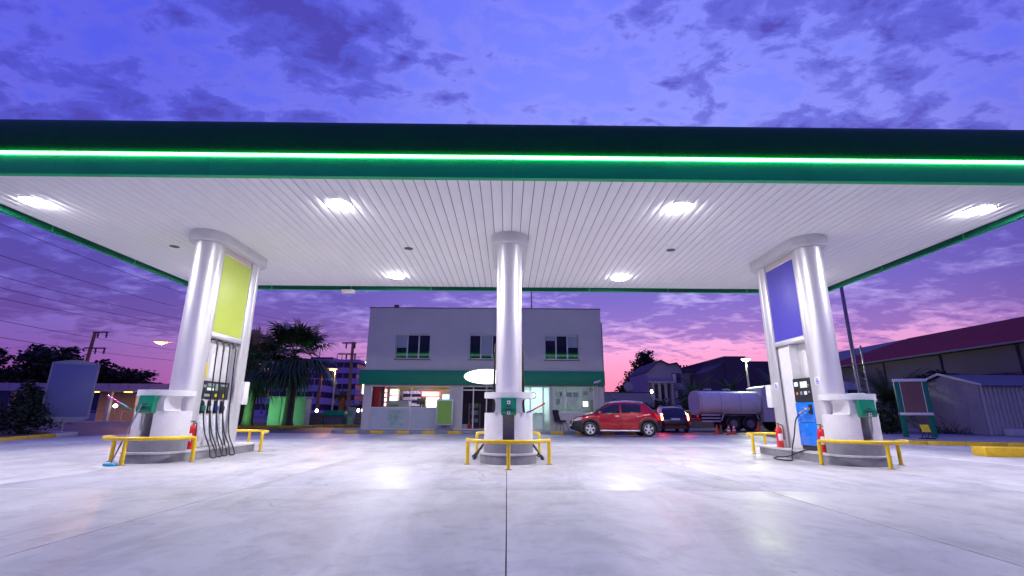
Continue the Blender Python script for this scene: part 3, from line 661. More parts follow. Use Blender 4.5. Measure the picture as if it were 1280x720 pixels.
for a, b in ((2.5, 3.02), (3.08, 3.89), (3.95, 4.58)): MB().box(a, b, FY+.075, FY+.083, 1.08, 2.34).build('pane', 'clear_glass', f)
random.seed(3)
for (xx, zz, w, h) in ((2.6, 1.9, .3, .2), (2.58, 1.45, .2, .3), (2.82, 1.6, .18, .5), (3.15, 1.85, .3, .25), (3.5, 1.85, .3, .25), (3.2, 1.4, .2, .35), (3.45, 1.45, .22, .36), (4.05, 1.95, .25, .2), (4.35, 1.7, .2, .45)):
    MB().box(xx, xx+w, FY+.0845, FY+.086, zz, zz+h).build('notice', 'paper' if random.random() < .5 else 'frosted', f)
MB().box(4.02, 4.28, FY+.066, FY+.0735, 1.36, 1.62).build('glowing_paper', 'lit_white', f)  # plain white paper, its lit look put in as emission
ds = MB().box(1.86, 1.90, FY-.62, FY+.04, .14, 2.36, .004).box(2.24, 2.27, FY-.6, FY-.58, .14, .2).build('open_door_leaf', 'alu_frame', sb)
MB().box(1.84, 1.859, FY-.54, FY-.04, .30, 2.25).build('pane', 'clear_glass', ds)
# rooms behind the glass
MB().box(-7.35, -2.85, FY+4.2, FY+4.3, .165, 2.94).build('room_wall', 'cream_wall', sb)
MB().box(-2.84, -2.74, FY+.23, FY+4.3, .165, 2.94).build('room_wall', 'cream_wall', sb)
MB().box(.70, 2.40, FY+2.6, FY+2.7, .165, 2.94).build('room_wall', 'office_wall', sb)
MB().box(.60, .695, FY+.23, FY+2.7, .165, 2.94).build('room_wall', 'office_wall', sb)
MB().box(2.405, 2.435, FY+.23, FY+4.0, .165, 2.94).build('room_wall', 'office_wall', sb)
MB().box(2.44, 4.88, FY+2.8, FY+2.9, .165, 2.94).build('room_wall', 'office_wall', sb)
MB().box(-2.73, .595, FY+3.4, FY+3.5, .165, 2.94).build('room_wall', 'wall_block', sb)
def room_lamp(name, label, x, y, m, col, watts, sx=1.2):
    t = thing(name, label, 'light', (x, y, 2.93)); MB().box(x-sx/2, x+sx/2, y-.08, y+.08, 2.88, 2.945, .01).build('housing', 'white_gloss', t); MB().box(x-sx/2+.03, x+sx/2-.03, y-.06, y+.06, 2.868, 2.879).build('tube', m, t)
    area_light('tube_lamp', t, (x, y, 2.86), col, watts, sx, sy=.12)
room_lamp('ceiling_light', 'warm tube light inside the shop window', -5.0, FY+1.6, 'tube_light', (1, .91, .83), 80)
room_lamp('ceiling_light', 'cool tube light in the small office behind the open door', 1.5, FY+1.3, 'tube_cool', (.80, .98, .98), 50)
room_lamp('ceiling_light', 'dim tube light behind the office window with notices', 3.6, FY+1.4, 'tube_cool', (.75, .95, 1), 8)
# things in the shop
t = thing('drinks_cooler', 'dark red drinks cooler at the left end of the shop window', 'cooler', (-7.0, FY+1.3, .16))
MB().box(-7.35, -6.75, FY+1.0, FY+1.7, .165, 2.5, .02).build('cabinet', 'fridge_red', t); MB().box(-6.90, -6.749, FY+.985, FY+.999, .4, 2.35).build('door', 'black_plastic', t)
for z in (1.35, 1.6, 1.85, 2.1): MB().box(-6.748, -6.735, FY+1.05, FY+1.45, z, z+.16).build('shelf_light', 'lit_white', t)
t = thing('display_cabinet', 'bright white display cabinet next to the red drinks cooler', 'cabinet', (-6.4, FY+2.2, .16))
MB().box(-6.72, -6.25, FY+2.0, FY+2.5, .165, 2.35, .02).build('cabinet', 'white_gloss', t)
for z in (1.3, 1.65, 2.0): MB().box(-6.68, -6.30, FY+1.985, FY+1.999, z, z+.26).build('lit_shelf', 'lit_white' if z > 1.5 else 'goods', t)
t = thing('goods_rack', 'indigo rack of packets in the middle of the shop window', 'rack', (-5.9, FY+3.0, .16))
MB().box(-6.2, -5.05, FY+3.2, FY+3.25, .165, 2.3).build('back_board', 'indigo', t)
for z in (1.0, 1.35, 1.7, 2.05):
    MB().box(-6.2, -5.05, FY+2.9, FY+3.199, z, z+.03).build('shelf', 'indigo', t); MB().box(-6.15, -5.1, FY+2.95, FY+3.15, z+.031, z+.2).build('packets', 'goods', t)
t = thing('show_case', 'pale glass fronted show case behind the left shop panel', 'case', (-6.0, FY+1.1, .16))
MB().box(-6.55, -5.35, FY+.8, FY+1.4, .165, 1.62, .01).build('case', 'frosted', t); MB().box(-6.5, -5.9, FY+.79, FY+.799, 1.32, 1.42).build('goods', 'goods_green', t)
t = thing('shop_counter', 'dark sales counter in front of the glowing fridge', 'counter', (-4.6, FY+1.6, .16))
MB().box(-5.3, -3.9, FY+1.5, FY+2.1, .165, 1.25, .01).build('body', 'black_plastic', t); MB().box(-5.35, -3.85, FY+1.45, FY+2.15, 1.252, 1.29, .005).build('top', 'goods', t)
t = thing('monitor', 'black till monitor on the sales counter', 'monitor', (-4.85, FY+1.7, 1.29))
MB().box(-5.08, -4.62, FY+1.68, FY+1.72, 1.45, 1.78, .01).build('screen', 'black_plastic', t); MB().box(-4.9, -4.8, FY+1.66, FY+1.76, 1.291, 1.45).build('stand', 'black_plastic', t)
t = thing('glowing_fridge', 'glaring white fridge under a red rimmed light box in the shop', 'fridge', (-4.3, FY+2.9, .16))
MB().box(-4.75, -3.95, FY+2.7, FY+3.3, .165, 1.9, .02).build('cabinet', 'white_gloss', t); MB().box(-4.68, -4.02, FY+2.688, FY+2.699, .9, 1.86).build('door', 'lit_white', t)
t = thing('light_box', 'red rimmed light box shining above the white fridge', 'light box', (-4.5, FY+2.8, 1.92))
MB().box(-5.02, -3.93, FY+2.70, FY+2.9, 1.915, 2.22, .03).build('rim', 'lit_red', t); MB().box(-4.95, -4.0, FY+2.690, FY+2.699, 1.96, 2.17, .003).build('face', 'lit_white', t)
t = thing('ice_fridge', 'small fridge with pale blue lit header at the right of the shop window', 'fridge', (-3.4, FY+2.4, .16))
MB().box(-3.70, -3.05, FY+2.2, FY+2.8, .165, 1.72, .02).build('cabinet', 'truck_white', t); MB().box(-3.72, -3.03, FY+2.15, FY+2.8, 1.722, 2.02, .02).build('header', 'lit_blue', t)
t = thing('hanging_strip', 'yellow price strip hanging along the shop ceiling', 'strip', (-5.2, FY+1.0, 2.3))
for a, b in ((-6.2, -4.95), (-4.1, -3.1)): MB().box(a, b, FY+.95, FY+.97, 2.26, 2.45).build('strip', 'yellow_paint', t); MB().tube([((a+b)/2, FY+.96, 2.45), ((a+b)/2, FY+.96, 2.95)], .006, 6).build('wire', 'wire', t)
t = thing('plant_shelf', 'wire shelf of leafy goods inside the dark sliding door', 'shelf', (-1.9, FY+1.4, .16))
for xx in (-2.1, -1.5): MB().box(xx-.02, xx+.02, FY+1.2, FY+1.5, .165, 1.5).build('upright', 'steel_pole', t)
for z in (.5, .9, 1.3): MB().box(-2.08, -1.52, FY+1.22, FY+1.48, z, z+.02).build('shelf', 'steel_pole', t); MB().box(-2.0, -1.6, FY+1.25, FY+1.45, z+.021, z+.22, .03).build('goods', 'goods_green' if z > 1 else 'goods', t)
t = thing('red_pot', 'red plastic pot standing inside the sliding door', 'pot', (-2.0, FY+.5, .16)); MB().lathe([(0, .165), (.11, .165), (.14, .45), (.125, .45), (.10, .19), (0, .19)], (-1.98, FY+.5, 0), 16).build('pot', 'red_paint', t)
t = thing('white_crate', 'white crate standing inside the sliding door', 'crate', (-2.25, FY+.4, .16)); MB().box(-2.38, -2.12, FY+.3, FY+.6, .165, .42, .01).build('crate', 'truck_white', t)
t = thing('wall_clock', 'round wall clock with dark rim in the bright office', 'clock', (1.45, FY+2.58, 1.95))
MB().lathe([(.15, FY+2.56), (.19, FY+2.55), (.19, FY+2.599)], (1.5, 0, 2.02), 24, 'y').build('rim', 'ink', t); MB().lathe([(0, FY+2.58), (.155, FY+2.58)], (1.5, 0, 2.02), 24, 'y').build('face', 'paper', t)
MB().box(1.495, 1.505, FY+2.572, FY+2.578, 2.02, 2.12).box(1.5, 1.57, FY+2.572, FY+2.578, 2.015, 2.025).build('hands', 'ink', t)
t = thing('office_desk', 'pale blue office desk behind the open door', 'desk', (1.5, FY+1.9, .16)); MB().box(.9, 2.1, FY+1.7, FY+1.74, .165, 1.0).build('front_panel', 'frosted', t); MB().box(.86, 2.14, FY+1.66, FY+2.3, 1.002, 1.04, .005).build('top', 'white_gloss', t)
for i, xx in enumerate((1.25, 1.55, 1.8)): MB().box(xx, xx+.14, FY+1.62, FY+1.659, 1.0, 1.03).build('edge_tape', 'ink', t)
for (xx, zz, w, h, l) in ((.85, 1.75, .22, .3, 'small framed picture low on the bright office wall'), (.95, 2.3, .5, .22, 'pale cabinet high on the bright office wall')):
    t = thing('wall_picture', l, 'picture', (xx, FY+2.58, zz)); MB().box(xx, xx+w, FY+2.57, FY+2.598, zz, zz+h, .004).build('frame', 'ink' if zz < 2 else 'frosted', t); MB().box(xx+.025, xx+w-.025, FY+2.565, FY+2.5695, zz+.025, zz+h-.025).build('print', 'paper' if zz < 2 else 'decal_green', t)
# outside the shop
t = thing('oval_sign', 'white oval light sign on the green band over the sliding door', 'sign', (-1.05, FY-.42, 2.5))
ell = [(-1.05+1.22*math.cos(u), 2.86+.375*math.sin(u)) for u in [2*math.pi*i/48 for i in range(48)]]
ell2 = [(-1.05+1.25*math.cos(u), 2.86+.40*math.sin(u)) for u in [2*math.pi*i/48 for i in range(48)]]
MB().prism(ell2, 'y', FY-.40, FY-.281).build('casing', 'white_gloss', t); MB().prism(ell, 'y', FY-.44, FY-.401).build('lit_face', 'oval_lit', t)
t = thing('poster_stand', 'green poster stand with pale frame on a dark foot by the shop window', 'stand', (-3.25, FY-.35, .135))
MB().box(-3.68, -2.80, FY-.40, FY-.33, .38, 1.68, .012).build('frame', 'alu_frame', t); MB().box(-3.61, -2.87, FY-.407, FY-.4005, .45, 1.61).build('poster', 'poster_green', t)
MB().prism([(FY-.62, .137), (FY-.10, .137), (FY-.16, .22), (FY-.56, .22)], 'x', -3.64, -2.84).build('foot', 'plinth', t)
for xx in (-3.5, -3.0): MB().box(xx-.03, xx+.03, FY-.39, FY-.34, .215, .385).build('strut', 'plinth', t)
t = thing('office_chair', 'black padded chair on thin legs against the shop wall', 'chair', (2.9, FY-.5, .135))
MB().box(2.52, 2.98, FY-.62, FY-.14, .58, .66, .03).build('seat', 'black_fabric', t)
bk = MB().prism([(2.43, 1.16), (2.50, 1.18), (2.62, .66), (2.54, .62)], 'y', FY-.60, FY-.16).build('backrest', 'black_fabric', t)
for yy in (FY-.58, FY-.18): MB().tube(smooth_path([(2.56, yy, .60), (2.66, yy, .58), (2.62, yy, .145), (2.55, yy, .145)], 4), .012, 8).build('leg', 'black_plastic', t); MB().tube(smooth_path([(2.80, yy, .58), (2.96, yy, .57), (3.08, yy, .35), (3.14, yy, .145)], 4), .012, 8).build('leg', 'black_plastic', t)
place(t, (2.78, FY-.45, .135), R(-42))
t = thing('security_camera', 'grey security camera at the right end of the green band', 'camera', (4.7, FY-.35, 2.5))
o = MB().box(-.20, .20, -.06, .06, -.05, .05, .012).build('body', 'alu_frame', t, local=True); o.location = (0.02, -.05, .12); o.rotation_euler = (0, R(-17), R(10))
MB().tube([(4.80, FY-.28, 2.50), (4.76, FY-.38, 2.60)], .02, 8).build('bracket', 'alu_frame', t)
t = thing('drain_pipe', 'grey drain pipe down the right end of the shop front', 'pipe', (4.78, FY-.05, .135)); MB().tube([(4.78, FY-.06, .137), (4.78, FY-.06, 2.43)], .045, 10).build('pipe', 'alu_frame', t)
for z in (.6, 1.6): MB().box(4.725, 4.835, FY-.11, FY-.003, z, z+.03).build('clip', 'alu_frame', t)

# ---------------------------------------------------------------- cars
def lerp_tab(tab, x):
    if x <= tab[0][0]: return tab[0][1]
    for (a, va), (b, vb) in zip(tab[:-1], tab[1:]):
        if x <= b: u = (x-a)/(b-a); u = u*u*(3-2*u) if False else u; return va+(vb-va)*u
    return tab[-1][1]
def car(name, label, paint, tail, group=None):
    # front towards -x, wheels on z=0, origin under the middle
    t = thing(name, label, 'car', (0, 0, 0), group)
    FX, RX, WR, AR = -1.21, 1.40, .325, .405
    top = [(-2.0, .60), (-1.97, .72), (-1.90, .80), (-1.75, .87), (-1.45, .94), (-1.08, 1.00), (-.95, 1.06), (-.65, 1.26), (-.40, 1.41), (-.22, 1.475), (0, 1.515), (.4, 1.535), (.8, 1.52), (1.2, 1.475), (1.36, 1.44), (1.52, 1.32), (1.68, 1.15), (1.80, 1.02), (1.90, .92), (1.955, .80), (1.97, .62)]
    belt = [(-2.0, .56), (-1.97, .66), (-1.90, .74), (-1.75, .81), (-1.45, .89), (-1.08, .955), (-.5, .98), (.5, 1.0), (1.3, 1.04), (1.62, 1.06), (1.80, .97), (1.90, .88), (1.955, .75), (1.97, .58)]
    wid = [(-2.0, .50), (-1.96, .62), (-1.88, .72), (-1.7, .79), (-1.4, .82), (-.5, .83), (.8, .83), (1.5, .82), (1.8, .77), (1.92, .71), (1.97, .62)]
    roofw = [(-2.0, .38), (-1.9, .58), (-1.08, .72), (-.9, .70), (-.3, .60), (1.2, .585), (1.5, .62), (1.8, .68), (1.97, .54)]
    lowz = [(-2.0, .42), (-1.98, .34), (-1.85, .25), (-1.6, .23), (1.7, .25), (1.9, .32), (1.97, .44)]
    marks = [-2.0, -1.985, -1.97, -1.94, -1.90, -1.84, -1.75, FX-AR, FX+AR, RX-AR, RX+AR, -1.08, -.95, -.78, -.72, .14, .22, 1.10, 1.16, 1.30, 1.36, 1.52, 1.80, 1.86, 1.90, 1.93, 1.955, 1.97]
    marks += [FX-AR*math.cos(math.pi*i/16) for i in range(17)]+[RX-AR*math.cos(math.pi*i/16) for i in range(17)]+[-.6+.12*i for i in range(17)]
    xs = sorted(set(round(m, 4) for m in marks)); sec = []
    for x in xs:
        zl = lerp_tab(lowz, x)
        for wc in (FX, RX):
            d = abs(x-wc)
            if d < AR: zl = max(zl, WR+math.sqrt(max(0, AR*AR-d*d)))
        zb = lerp_tab(belt, x); zt = max(lerp_tab(top, x), zb+.02); w = lerp_tab(wid, x); rw = min(lerp_tab(roofw, x), w-.04)
        zl = min(zl, zb-.03); h = zt-zb
        row = [(w-.05, zl), (w-.005, zl+(zb-zl)*.12), (w+.012, zl+(zb-zl)*.45), (w+.006, zl+(zb-zl)*.78), (w-.02, zb-.012), (w-.04, zb)]
        lo = (w-.04, zb); hi = (rw+.03, zt-.055 if h > .15 else zb+h*.5)
        for u in (.10, .5, .90, 1.0): row.append((lo[0]+(hi[0]-lo[0])*u+.012*math.sin(math.pi*u)*(h > .2), lo[1]+(hi[1]-lo[1])*u))
        row += [(rw-.03, zt-.018 if h > .15 else zb+h*.85), (rw*.55, zt), (0, zt+.012)]
        sec.append(row)
    NR = len(sec[0]); parts = {'body': MB(), 'side_window': [], 'windscreen': MB(), 'rear_window': MB(), 'bumper_f': MB(), 'bumper_r': MB(), 'tailgate': MB()}
    SW = {(-.72, .14): MB(), (.22, 1.10): MB()}; both = {}
    for sgn in (-1, 1):
        loc = {k: MB() for k in SW}
        for i in range(len(xs)-1):
            xm = (xs[i]+xs[i+1])/2
            for j in range(NR-1):
                q = [(xs[a], sgn*sec[a][b][0], sec[a][b][1]) for a, b in ((i, j), (i+1, j), (i+1, j+1), (i, j+1))]
                tgt = parts['body']
                if 6 <= j <= 7:
                    for k in SW:
                        if k[0] < xm < k[1]: tgt = loc[k]
                if j >= 9 and -1.0 < xm < -.27: tgt = parts['windscreen']
                if j >= 9 and 1.40 < xm < 1.72: tgt = parts['rear_window']
                if j <= 2 and (xm < -1.62 or xm > 1.81): tgt = parts['bumper_f' if xm < 0 else 'bumper_r']
                tgt.quad(*q)
        for k in SW: both[(sgn, k)] = loc[k]
    b = parts['body']
    for k, e in (('bumper_f', 0), ('bumper_r', -1)):
        for j in range(3): parts[k].quad((xs[e], -sec[e][j][0], sec[e][j][1]), (xs[e], sec[e][j][0], sec[e][j][1]), (xs[e], sec[e][j+1][0], sec[e][j+1][1]), (xs[e], -sec[e][j+1][0], sec[e][j+1][1]))
    b.poly([(xs[0], -p[0], p[1]) for p in sec[0][3:]]+[(xs[0], p[0], p[1]) for p in sec[0][3:][::-1][1:]])
    b.poly([(xs[-1], -p[0], p[1]) for p in sec[-1][3:]]+[(xs[-1], p[0], p[1]) for p in sec[-1][3:][::-1][1:]])
    body = b.build('body', paint, t, ang=40)
    for (sgn, k), m in both.items(): m.build('side_window', 'car_glass', t)
    parts['windscreen'].build('windscreen', 'car_glass', t); parts['rear_window'].build('rear_window', 'car_glass', t); [parts[k].build('bumper', 'car_black', t) for k in ('bumper_f', 'bumper_r')]
    MB().box(-1.7, 1.8, -.72, .72, .20, .50).build('underbody', 'car_black', t)
    MB().box(-.75, 1.25, -.52, .52, .5, .98).build('cabin', 'car_black', t)
    for wc in (FX, RX):
        for sgn in (-1, 1):
            y = sgn*.70
            MB().lathe([(AR-.015, sgn*.79), (AR-.02, sgn*.845), (AR+.045, sgn*.842), (AR+.06, sgn*.80)], (wc, 0, WR), 20, 'y', R(-6), R(186)).build('arch_flare', 'car_black', t)
            MB().lathe([(.01, sgn*.60), (AR+.01, sgn*.60), (AR+.01, sgn*.80)], (wc, 0, WR), 20, 'y', R(-20), R(200)).build('wheel_well', 'car_black', t)
            wh = MB().lathe([(.205, y-.095), (.27, y-.10), (.312, y-.085), (WR, y-.05), (WR, y+.05), (.312, y+.085), (.27, y+.10), (.205, y+.095)], (wc, 0, WR), 28, 'y').build('wheel', 'rubber', t)
            rim = MB().lathe([(.21, y+sgn*.09), (.195, y+sgn*.075), (.19, y-sgn*.03), (0, y-sgn*.04)], (wc, 0, WR), 28, 'y')
            rim.build('rim_dish', 'car_black', wh)
            sp = MB()
            for a in range(5):
                u = 2*math.pi*a/5+math.pi/2; ca, sa = math.cos(u), math.sin(u); ta, tb = -sa, ca
                def pt(r, o): return (wc+ca*r+ta*o, WR+sa*r+tb*o)
                sp.prism([pt(.03, -.045), pt(.12, -.036), pt(.205, -.062), pt(.205, .062), pt(.12, .036), pt(.03, .045)], 'y', y+sgn*.055, y+sgn*.088)
            sp.lathe([(.0, y+sgn*.098), (.05, y+sgn*.095), (.062, y+sgn*.06)], (wc, 0, WR), 16, 'y').lathe([(.19, y+sgn*.092), (.215, y+sgn*.096), (.215, y+sgn*.07)], (wc, 0, WR), 28, 'y').build('rim', 'alloy', wh)
    for sgn in (-1, 1):
        MB().prism([(-1.93, .72), (-1.90, .66), (-1.62, .72), (-1.46, .82), (-1.62, .84), (-1.84, .79)], 'y', *sorted((sgn*.66, sgn*.806))).build('headlight', 'head_lens', t)
        MB().prism([(1.66, 1.10), (1.74, 1.05), (1.90, .86), (1.92, .74), (1.84, .70), (1.78, .80)], 'y', *sorted((sgn*.62, sgn*.800))).build('taillight', tail, t)
        m = MB().box(-.86, -.70, *sorted((sgn*.83, sgn*.97)), .97, 1.09, .03).build('mirror', paint, t)
        for xx in (.02, .98): MB().box(xx-.10, xx+.06, *sorted((sgn*.835, sgn*.865)), .87, .90, .008).build('door_handle', 'alloy', t)
        MB().tube(smooth_path([(-.25, sgn*.575, 1.475), (-.1, sgn*.58, 1.53), (.5, sgn*.58, 1.565), (1.1, sgn*.57, 1.525), (1.25, sgn*.565, 1.475)], 5), .018, 8).build('roof_rail', 'alloy', t)
        MB().box(-.78, .98, *sorted((sgn*.80, sgn*.842)), .235, .29, .008).build('sill_strip', 'alloy', t)
        for xx in (-.76, .18, .98):
            MB().box(xx-.004, xx+.004, *sorted((sgn*.80, sgn*.8465)), .33, .93).build('door_gap', 'car_black', t)
    MB().box(-2.012, -1.975, -.26, .26, .42, .53, .005).build('number_plate', 'paper', t); MB().box(1.965, 1.985, -.26, .26, .72, .83, .005).build('number_plate', 'paper', t)
    MB().box(-1.995, -1.90, -.45, .45, .60, .68, .01).build('grille', 'car_black', t)
    return t
place(car('parked_car', 'red five door hatchback with silver wheels parked by the shop', 'car_red', 'tail_lens'), (4.96, 23.05, 0), R(-1.5))
place(car('parked_car', 'dark car with glowing red tail lights behind the red hatchback', 'car_dark', 'tail_lit'), (10.3, 31.5, GZ), R(-97))

# ---------------------------------------------------------------- vegetation
def leaf_mesh(blobs, rnd, flat=0.5):
    m = MB()
    for (cx, cy, cz, rx, ry, rz, n, size) in blobs:
        # leaves gathered in sprays, so the crown gets clumps and holes
        ns = max(4, int(n/14))
        for _ in range(ns):
            while True:
                p = Vector((rnd.uniform(-1, 1), rnd.uniform(-1, 1), rnd.uniform(-1, 1)))
                if 0.25 < p.length < 1: break
            p = p*(0.55+0.45*rnd.random())/max(p.length, .01)*p.length**.5
            sr = 0.16+0.10*rnd.random()
            for _ in range(14):
                q = p+Vector((rnd.gauss(0, 1), rnd.gauss(0, 1), rnd.gauss(0, .8)))*sr
                c = Vector((cx+q.x*rx, cy+q.y*ry, cz+q.z*rz))
                a = Vector((rnd.uniform(-1, 1), rnd.uniform(-1, 1), rnd.uniform(-flat, flat))).normalized()
                b = a.cross(Vector((rnd.uniform(-1, 1), rnd.uniform(-1, 1), rnd.uniform(-1, 1)))).normalized()
                s = size*(0.6+0.8*rnd.random()); a *= s; b *= s*.55
                n0 = len(m.v); m.v += [tuple(c-a), tuple(c+b), tuple(c+a), tuple(c-b)]; m.f.append((n0, n0+1, n0+2, n0+3))
    return m
def tree(name, label, x, y, blobs, trunk_r, trunk_h, leafm, seed, limbs=5, group=None, z0=GZ, cat='tree'):
    rnd = random.Random(seed); t = thing(name, label, cat, (x, y, z0), group)
    tr = MB().tube([(x, y, z0-.1), (x+rnd.uniform(-.1, .1), y, z0+trunk_h*.5), (x+rnd.uniform(-.2, .2), y, z0+trunk_h)], [trunk_r, trunk_r*.8, trunk_r*.55], 9)
    for i in range(limbs):
        bl = blobs[i % len(blobs)]
        tr.tube([(x, y, z0+trunk_h*(.7+.3*i/limbs)), ((x+x+bl[0])/2, (y+y+bl[1])/2, (z0+trunk_h+z0+bl[2])/2), (x+bl[0]+rnd.uniform(-.4, .4), y+bl[1]+rnd.uniform(-.4, .4), z0+bl[2])], [trunk_r*.5, trunk_r*.33, trunk_r*.12], 6)
    tr.build('trunk', 'bark', t)
    leaf_mesh([(x+b[0], y+b[1], z0+b[2], *b[3:]) for b in blobs], rnd).build('crown', leafm, t, smooth=False)
    return t
def crown_blobs(w, h, n, zc, seed, size, k=7):
    rnd = random.Random(seed); out = [(0, 0, zc, w*.62, w*.55, h*.62, int(n*.45), size)]
    for i in range(k):
        a = 2*math.pi*i/k+rnd.uniform(-.4, .4); r = rnd.uniform(.45, .75)
        out.append((w*r*math.cos(a), w*r*.7*math.sin(a), zc+h*rnd.uniform(-.45, .65), w*rnd.uniform(.28, .45), w*.35, h*rnd.uniform(.28, .42), int(n*.55/k), size))
    return out
def fan_palm(label, x, y, h, R0, seed, skirt=True, group='fan palms beyond the forecourt', z0=0.05):
    rnd = random.Random(seed); t = thing('fan_palm', label, 'palm tree', (x, y, z0), group)
    MB().tube([(x, y, z0-.1), (x, y, z0+.4), (x+.05, y, z0+h*.5), (x, y, z0+h)], [.46, .34, .30, .26], 14).build('trunk', 'bark', t)
    m = MB(); sk = MB()
    def leaf(mb, base, d, up_, L, fr, droop, segs=22, sw=.065):
        side = d.cross(up_).normalized()
        mb.tube([base, base+d*L*.5+Vector((0, 0, .04)), base+d*L], [.025, .02, .012], 5)
        hub = base+d*L; nrm = side.cross(d).normalized()
        for i in range(segs):
            a = R(-105+210*i/(segs-1))+rnd.uniform(-.05, .05); dr = d*math.cos(a)+side*math.sin(a)
            l = fr*(0.75+.3*math.cos(a))*rnd.uniform(.85, 1.08); w = side*math.cos(a)-d*math.sin(a)
            p1 = hub+dr*l*.55+nrm*.03; p2 = hub+dr*l-Vector((0, 0, droop*l*rnd.uniform(.5, 1.1)))
            n0 = len(mb.v); mb.v += [tuple(hub), tuple(p1-w*sw), tuple(p1+w*sw), tuple(p2)]; mb.f += [(n0, n0+1, n0+2), (n0+1, n0+3, n0+2)]
    top = Vector((x, y, z0+h))
    for i in range(40):
        a = rnd.uniform(0, 2*math.pi); e = R(rnd.choice((80, 62, 48, 34, 22, 8, -8, -22))+rnd.uniform(-9, 9))
        d = Vector((math.cos(a)*math.cos(e), math.sin(a)*math.cos(e), math.sin(e)))
        leaf(m, top+Vector((0, 0, rnd.uniform(-.4, .25))), d, Vector((0, 0, 1)) if abs(d.z) < .9 else Vector((1, 0, 0)), R0*.48*rnd.uniform(.85, 1.1), R0*.55, .35 if e > 0 else .7)
    m.build('crown', 'leaf_palm', t, smooth=False)
    if skirt:
        for i in range(38):
            a = rnd.uniform(0, 2*math.pi); zz = rnd.uniform(-1.0, -.1); e = R(rnd.uniform(-75, -25)); d = Vector((math.cos(a)*math.cos(e), math.sin(a)*math.cos(e), math.sin(e)))
            leaf(sk, top+Vector((math.cos(a)*.25, math.sin(a)*.25, zz)), d, Vector((0, 0, 1)), R0*.25*rnd.uniform(.7, 1.3), R0*.30, .8, 9, .05)
        sk.build('hanging_fronds', 'leaf_green', t, smooth=False)
    return t
def date_palm(label, x, y, h, L, seed, group='feather palms', nf=46, z0=GZ):
    rnd = random.Random(seed); t = thing('feather_palm', label, 'palm tree', (x, y, z0), group)
    MB().tube([(x, y, z0-.1), (x, y, z0+h*.6), (x, y, z0+h)], [.38, .32, .36], 12).build('trunk', 'bark', t)
    m = MB(); top = Vector((x, y, z0+h))
    for i in range(nf):
        a = rnd.uniform(0, 2*math.pi); e = R(rnd.uniform(-5, 80)); l = L*rnd.uniform(.8, 1.1)
        pts = []; 
        for k in range(9):
            u = k/8; r = l*u*math.cos(e*(1-.5*u)); z = l*u*math.sin(e)-l*.55*u*u*math.cos(e)
            pts.append(top+Vector((math.cos(a)*r, math.sin(a)*r, z)))
        m.tube(pts, [.03*(1-.8*k/8) for k in range(9)], 4)
        for k in range(1, 9):
            for sub in range(4):
                p = pts[k-1].lerp(pts[k], sub/4); d = (pts[k]-pts[k-1]).normalized(); sd = d.cross(Vector((0, 0, 1))).normalized()
                for sg in (-1, 1):
                    q = p+(d*.6+sd*sg*.8+Vector((0, 0, .15))).normalized()*L*.24*(1.1-k/10)
                    n0 = len(m.v); m.v += [tuple(p-d*.022), tuple(p+d*.022), tuple(q)]; m.f.append((n0, n0+1, n0+2))
    m.build('crown', 'leaf_palm', t, smooth=False); return t

# ---------------------------------------------------------------- left side: verge, sign board, road, far station
def kerb_run(parent, pts, piece, h, w, mats, z=GZ, gap=.006):
    k = 0
    for (p, q) in zip(pts[:-1], pts[1:]):
        p, q = Vector((*p, 0)), Vector((*q, 0)); L = (q-p).length; n = max(1, round(L/piece)); d = (q-p)/n; ang = math.atan2(d.y, d.x)
        for i in range(n):
            o = MB().box(gap, d.length-gap, -w/2, w/2, 0, h, .012).build('kerb_stone', mats[k % len(mats)] if isinstance(mats, list) else mats(p+d*i), None)
            o.parent = parent; o.location = p+d*i+Vector((0, 0, z)); o.rotation_euler = (0, 0, ang); k += 1
vg = struct(MB().prism([(-17.6, 12.0), (-16.6, 16.4), (-18.5, 21.6), (-26, 24.5), (-60, 24.5), (-60, 12.0)], 'z', GZ-.05, .02).build('verge', 'earth', smooth=False))
kerb_run(vg, [(-17.6, 12.0), (-16.6, 16.4), (-18.5, 21.6), (-26, 24.5)], 1.0, .17, .22, lambda p: 'kerb_yellow' if p.y < 19.3 else 'kerb_pale')
t = thing('sign_board', 'tall blank grey blue sign board with arched ends on the verge', 'sign', (-19.9, 22.6, .02))
cx, w0 = 0, .84
ob = [(-w0, .62)]+[(-w0+2*w0*i/12, .62-.17*math.sin(math.pi*i/12)) for i in range(1, 12)]+[(w0, .62), (w0, 3.10)]+[(w0-2*w0*i/12, 3.10+.15*math.sin(math.pi*i/12)) for i in range(1, 12)]+[(-w0, 3.10)]
place(t, (0, 0, 0))
MB().prism(ob, 'y', -.09, .09).build('casing', 'board_frame', t)
for s in (-1, 1):
    p = MB().box(-w0+.06, w0-.06, *sorted((s*.0905, s*.097)), .70, 3.05, .002).build('face', 'board_blue', t)
MB().tube([(0, 0, 0), (0, 0, .5)], .06, 10).build('post', 'board_frame', t)
MB().box(-.2, .2, -.2, .2, 0, .03).build('foot_plate', 'plinth', t)
place(t, (-20.0, 22.6, .02), R(34))
def shrub(name, label, x, y, w, h, seed, m='leaf_dark', n=2200, size=.09, z0=0.0, cone=False, group=None):
    bl = [(0, 0, h*(.18+.72*i/6), w*(1-.75*i/6 if cone else math.sin(math.pi*(.25+.6*i/6))), w*(1-.75*i/6 if cone else .8), h*.22, int(n/7*(1.3-.1*i)), size) for i in range(7)]
    return tree(name, label, x, y, bl, .06, h*.5, m, seed, 5, group, z0, 'shrub')
shrub('conifer_shrub', 'dark bushy conifer beside the tall blank sign board', -20.9, 21.6, 1.15, 2.05, 5, 'leaf_dark', 4200, .075, .02, True)
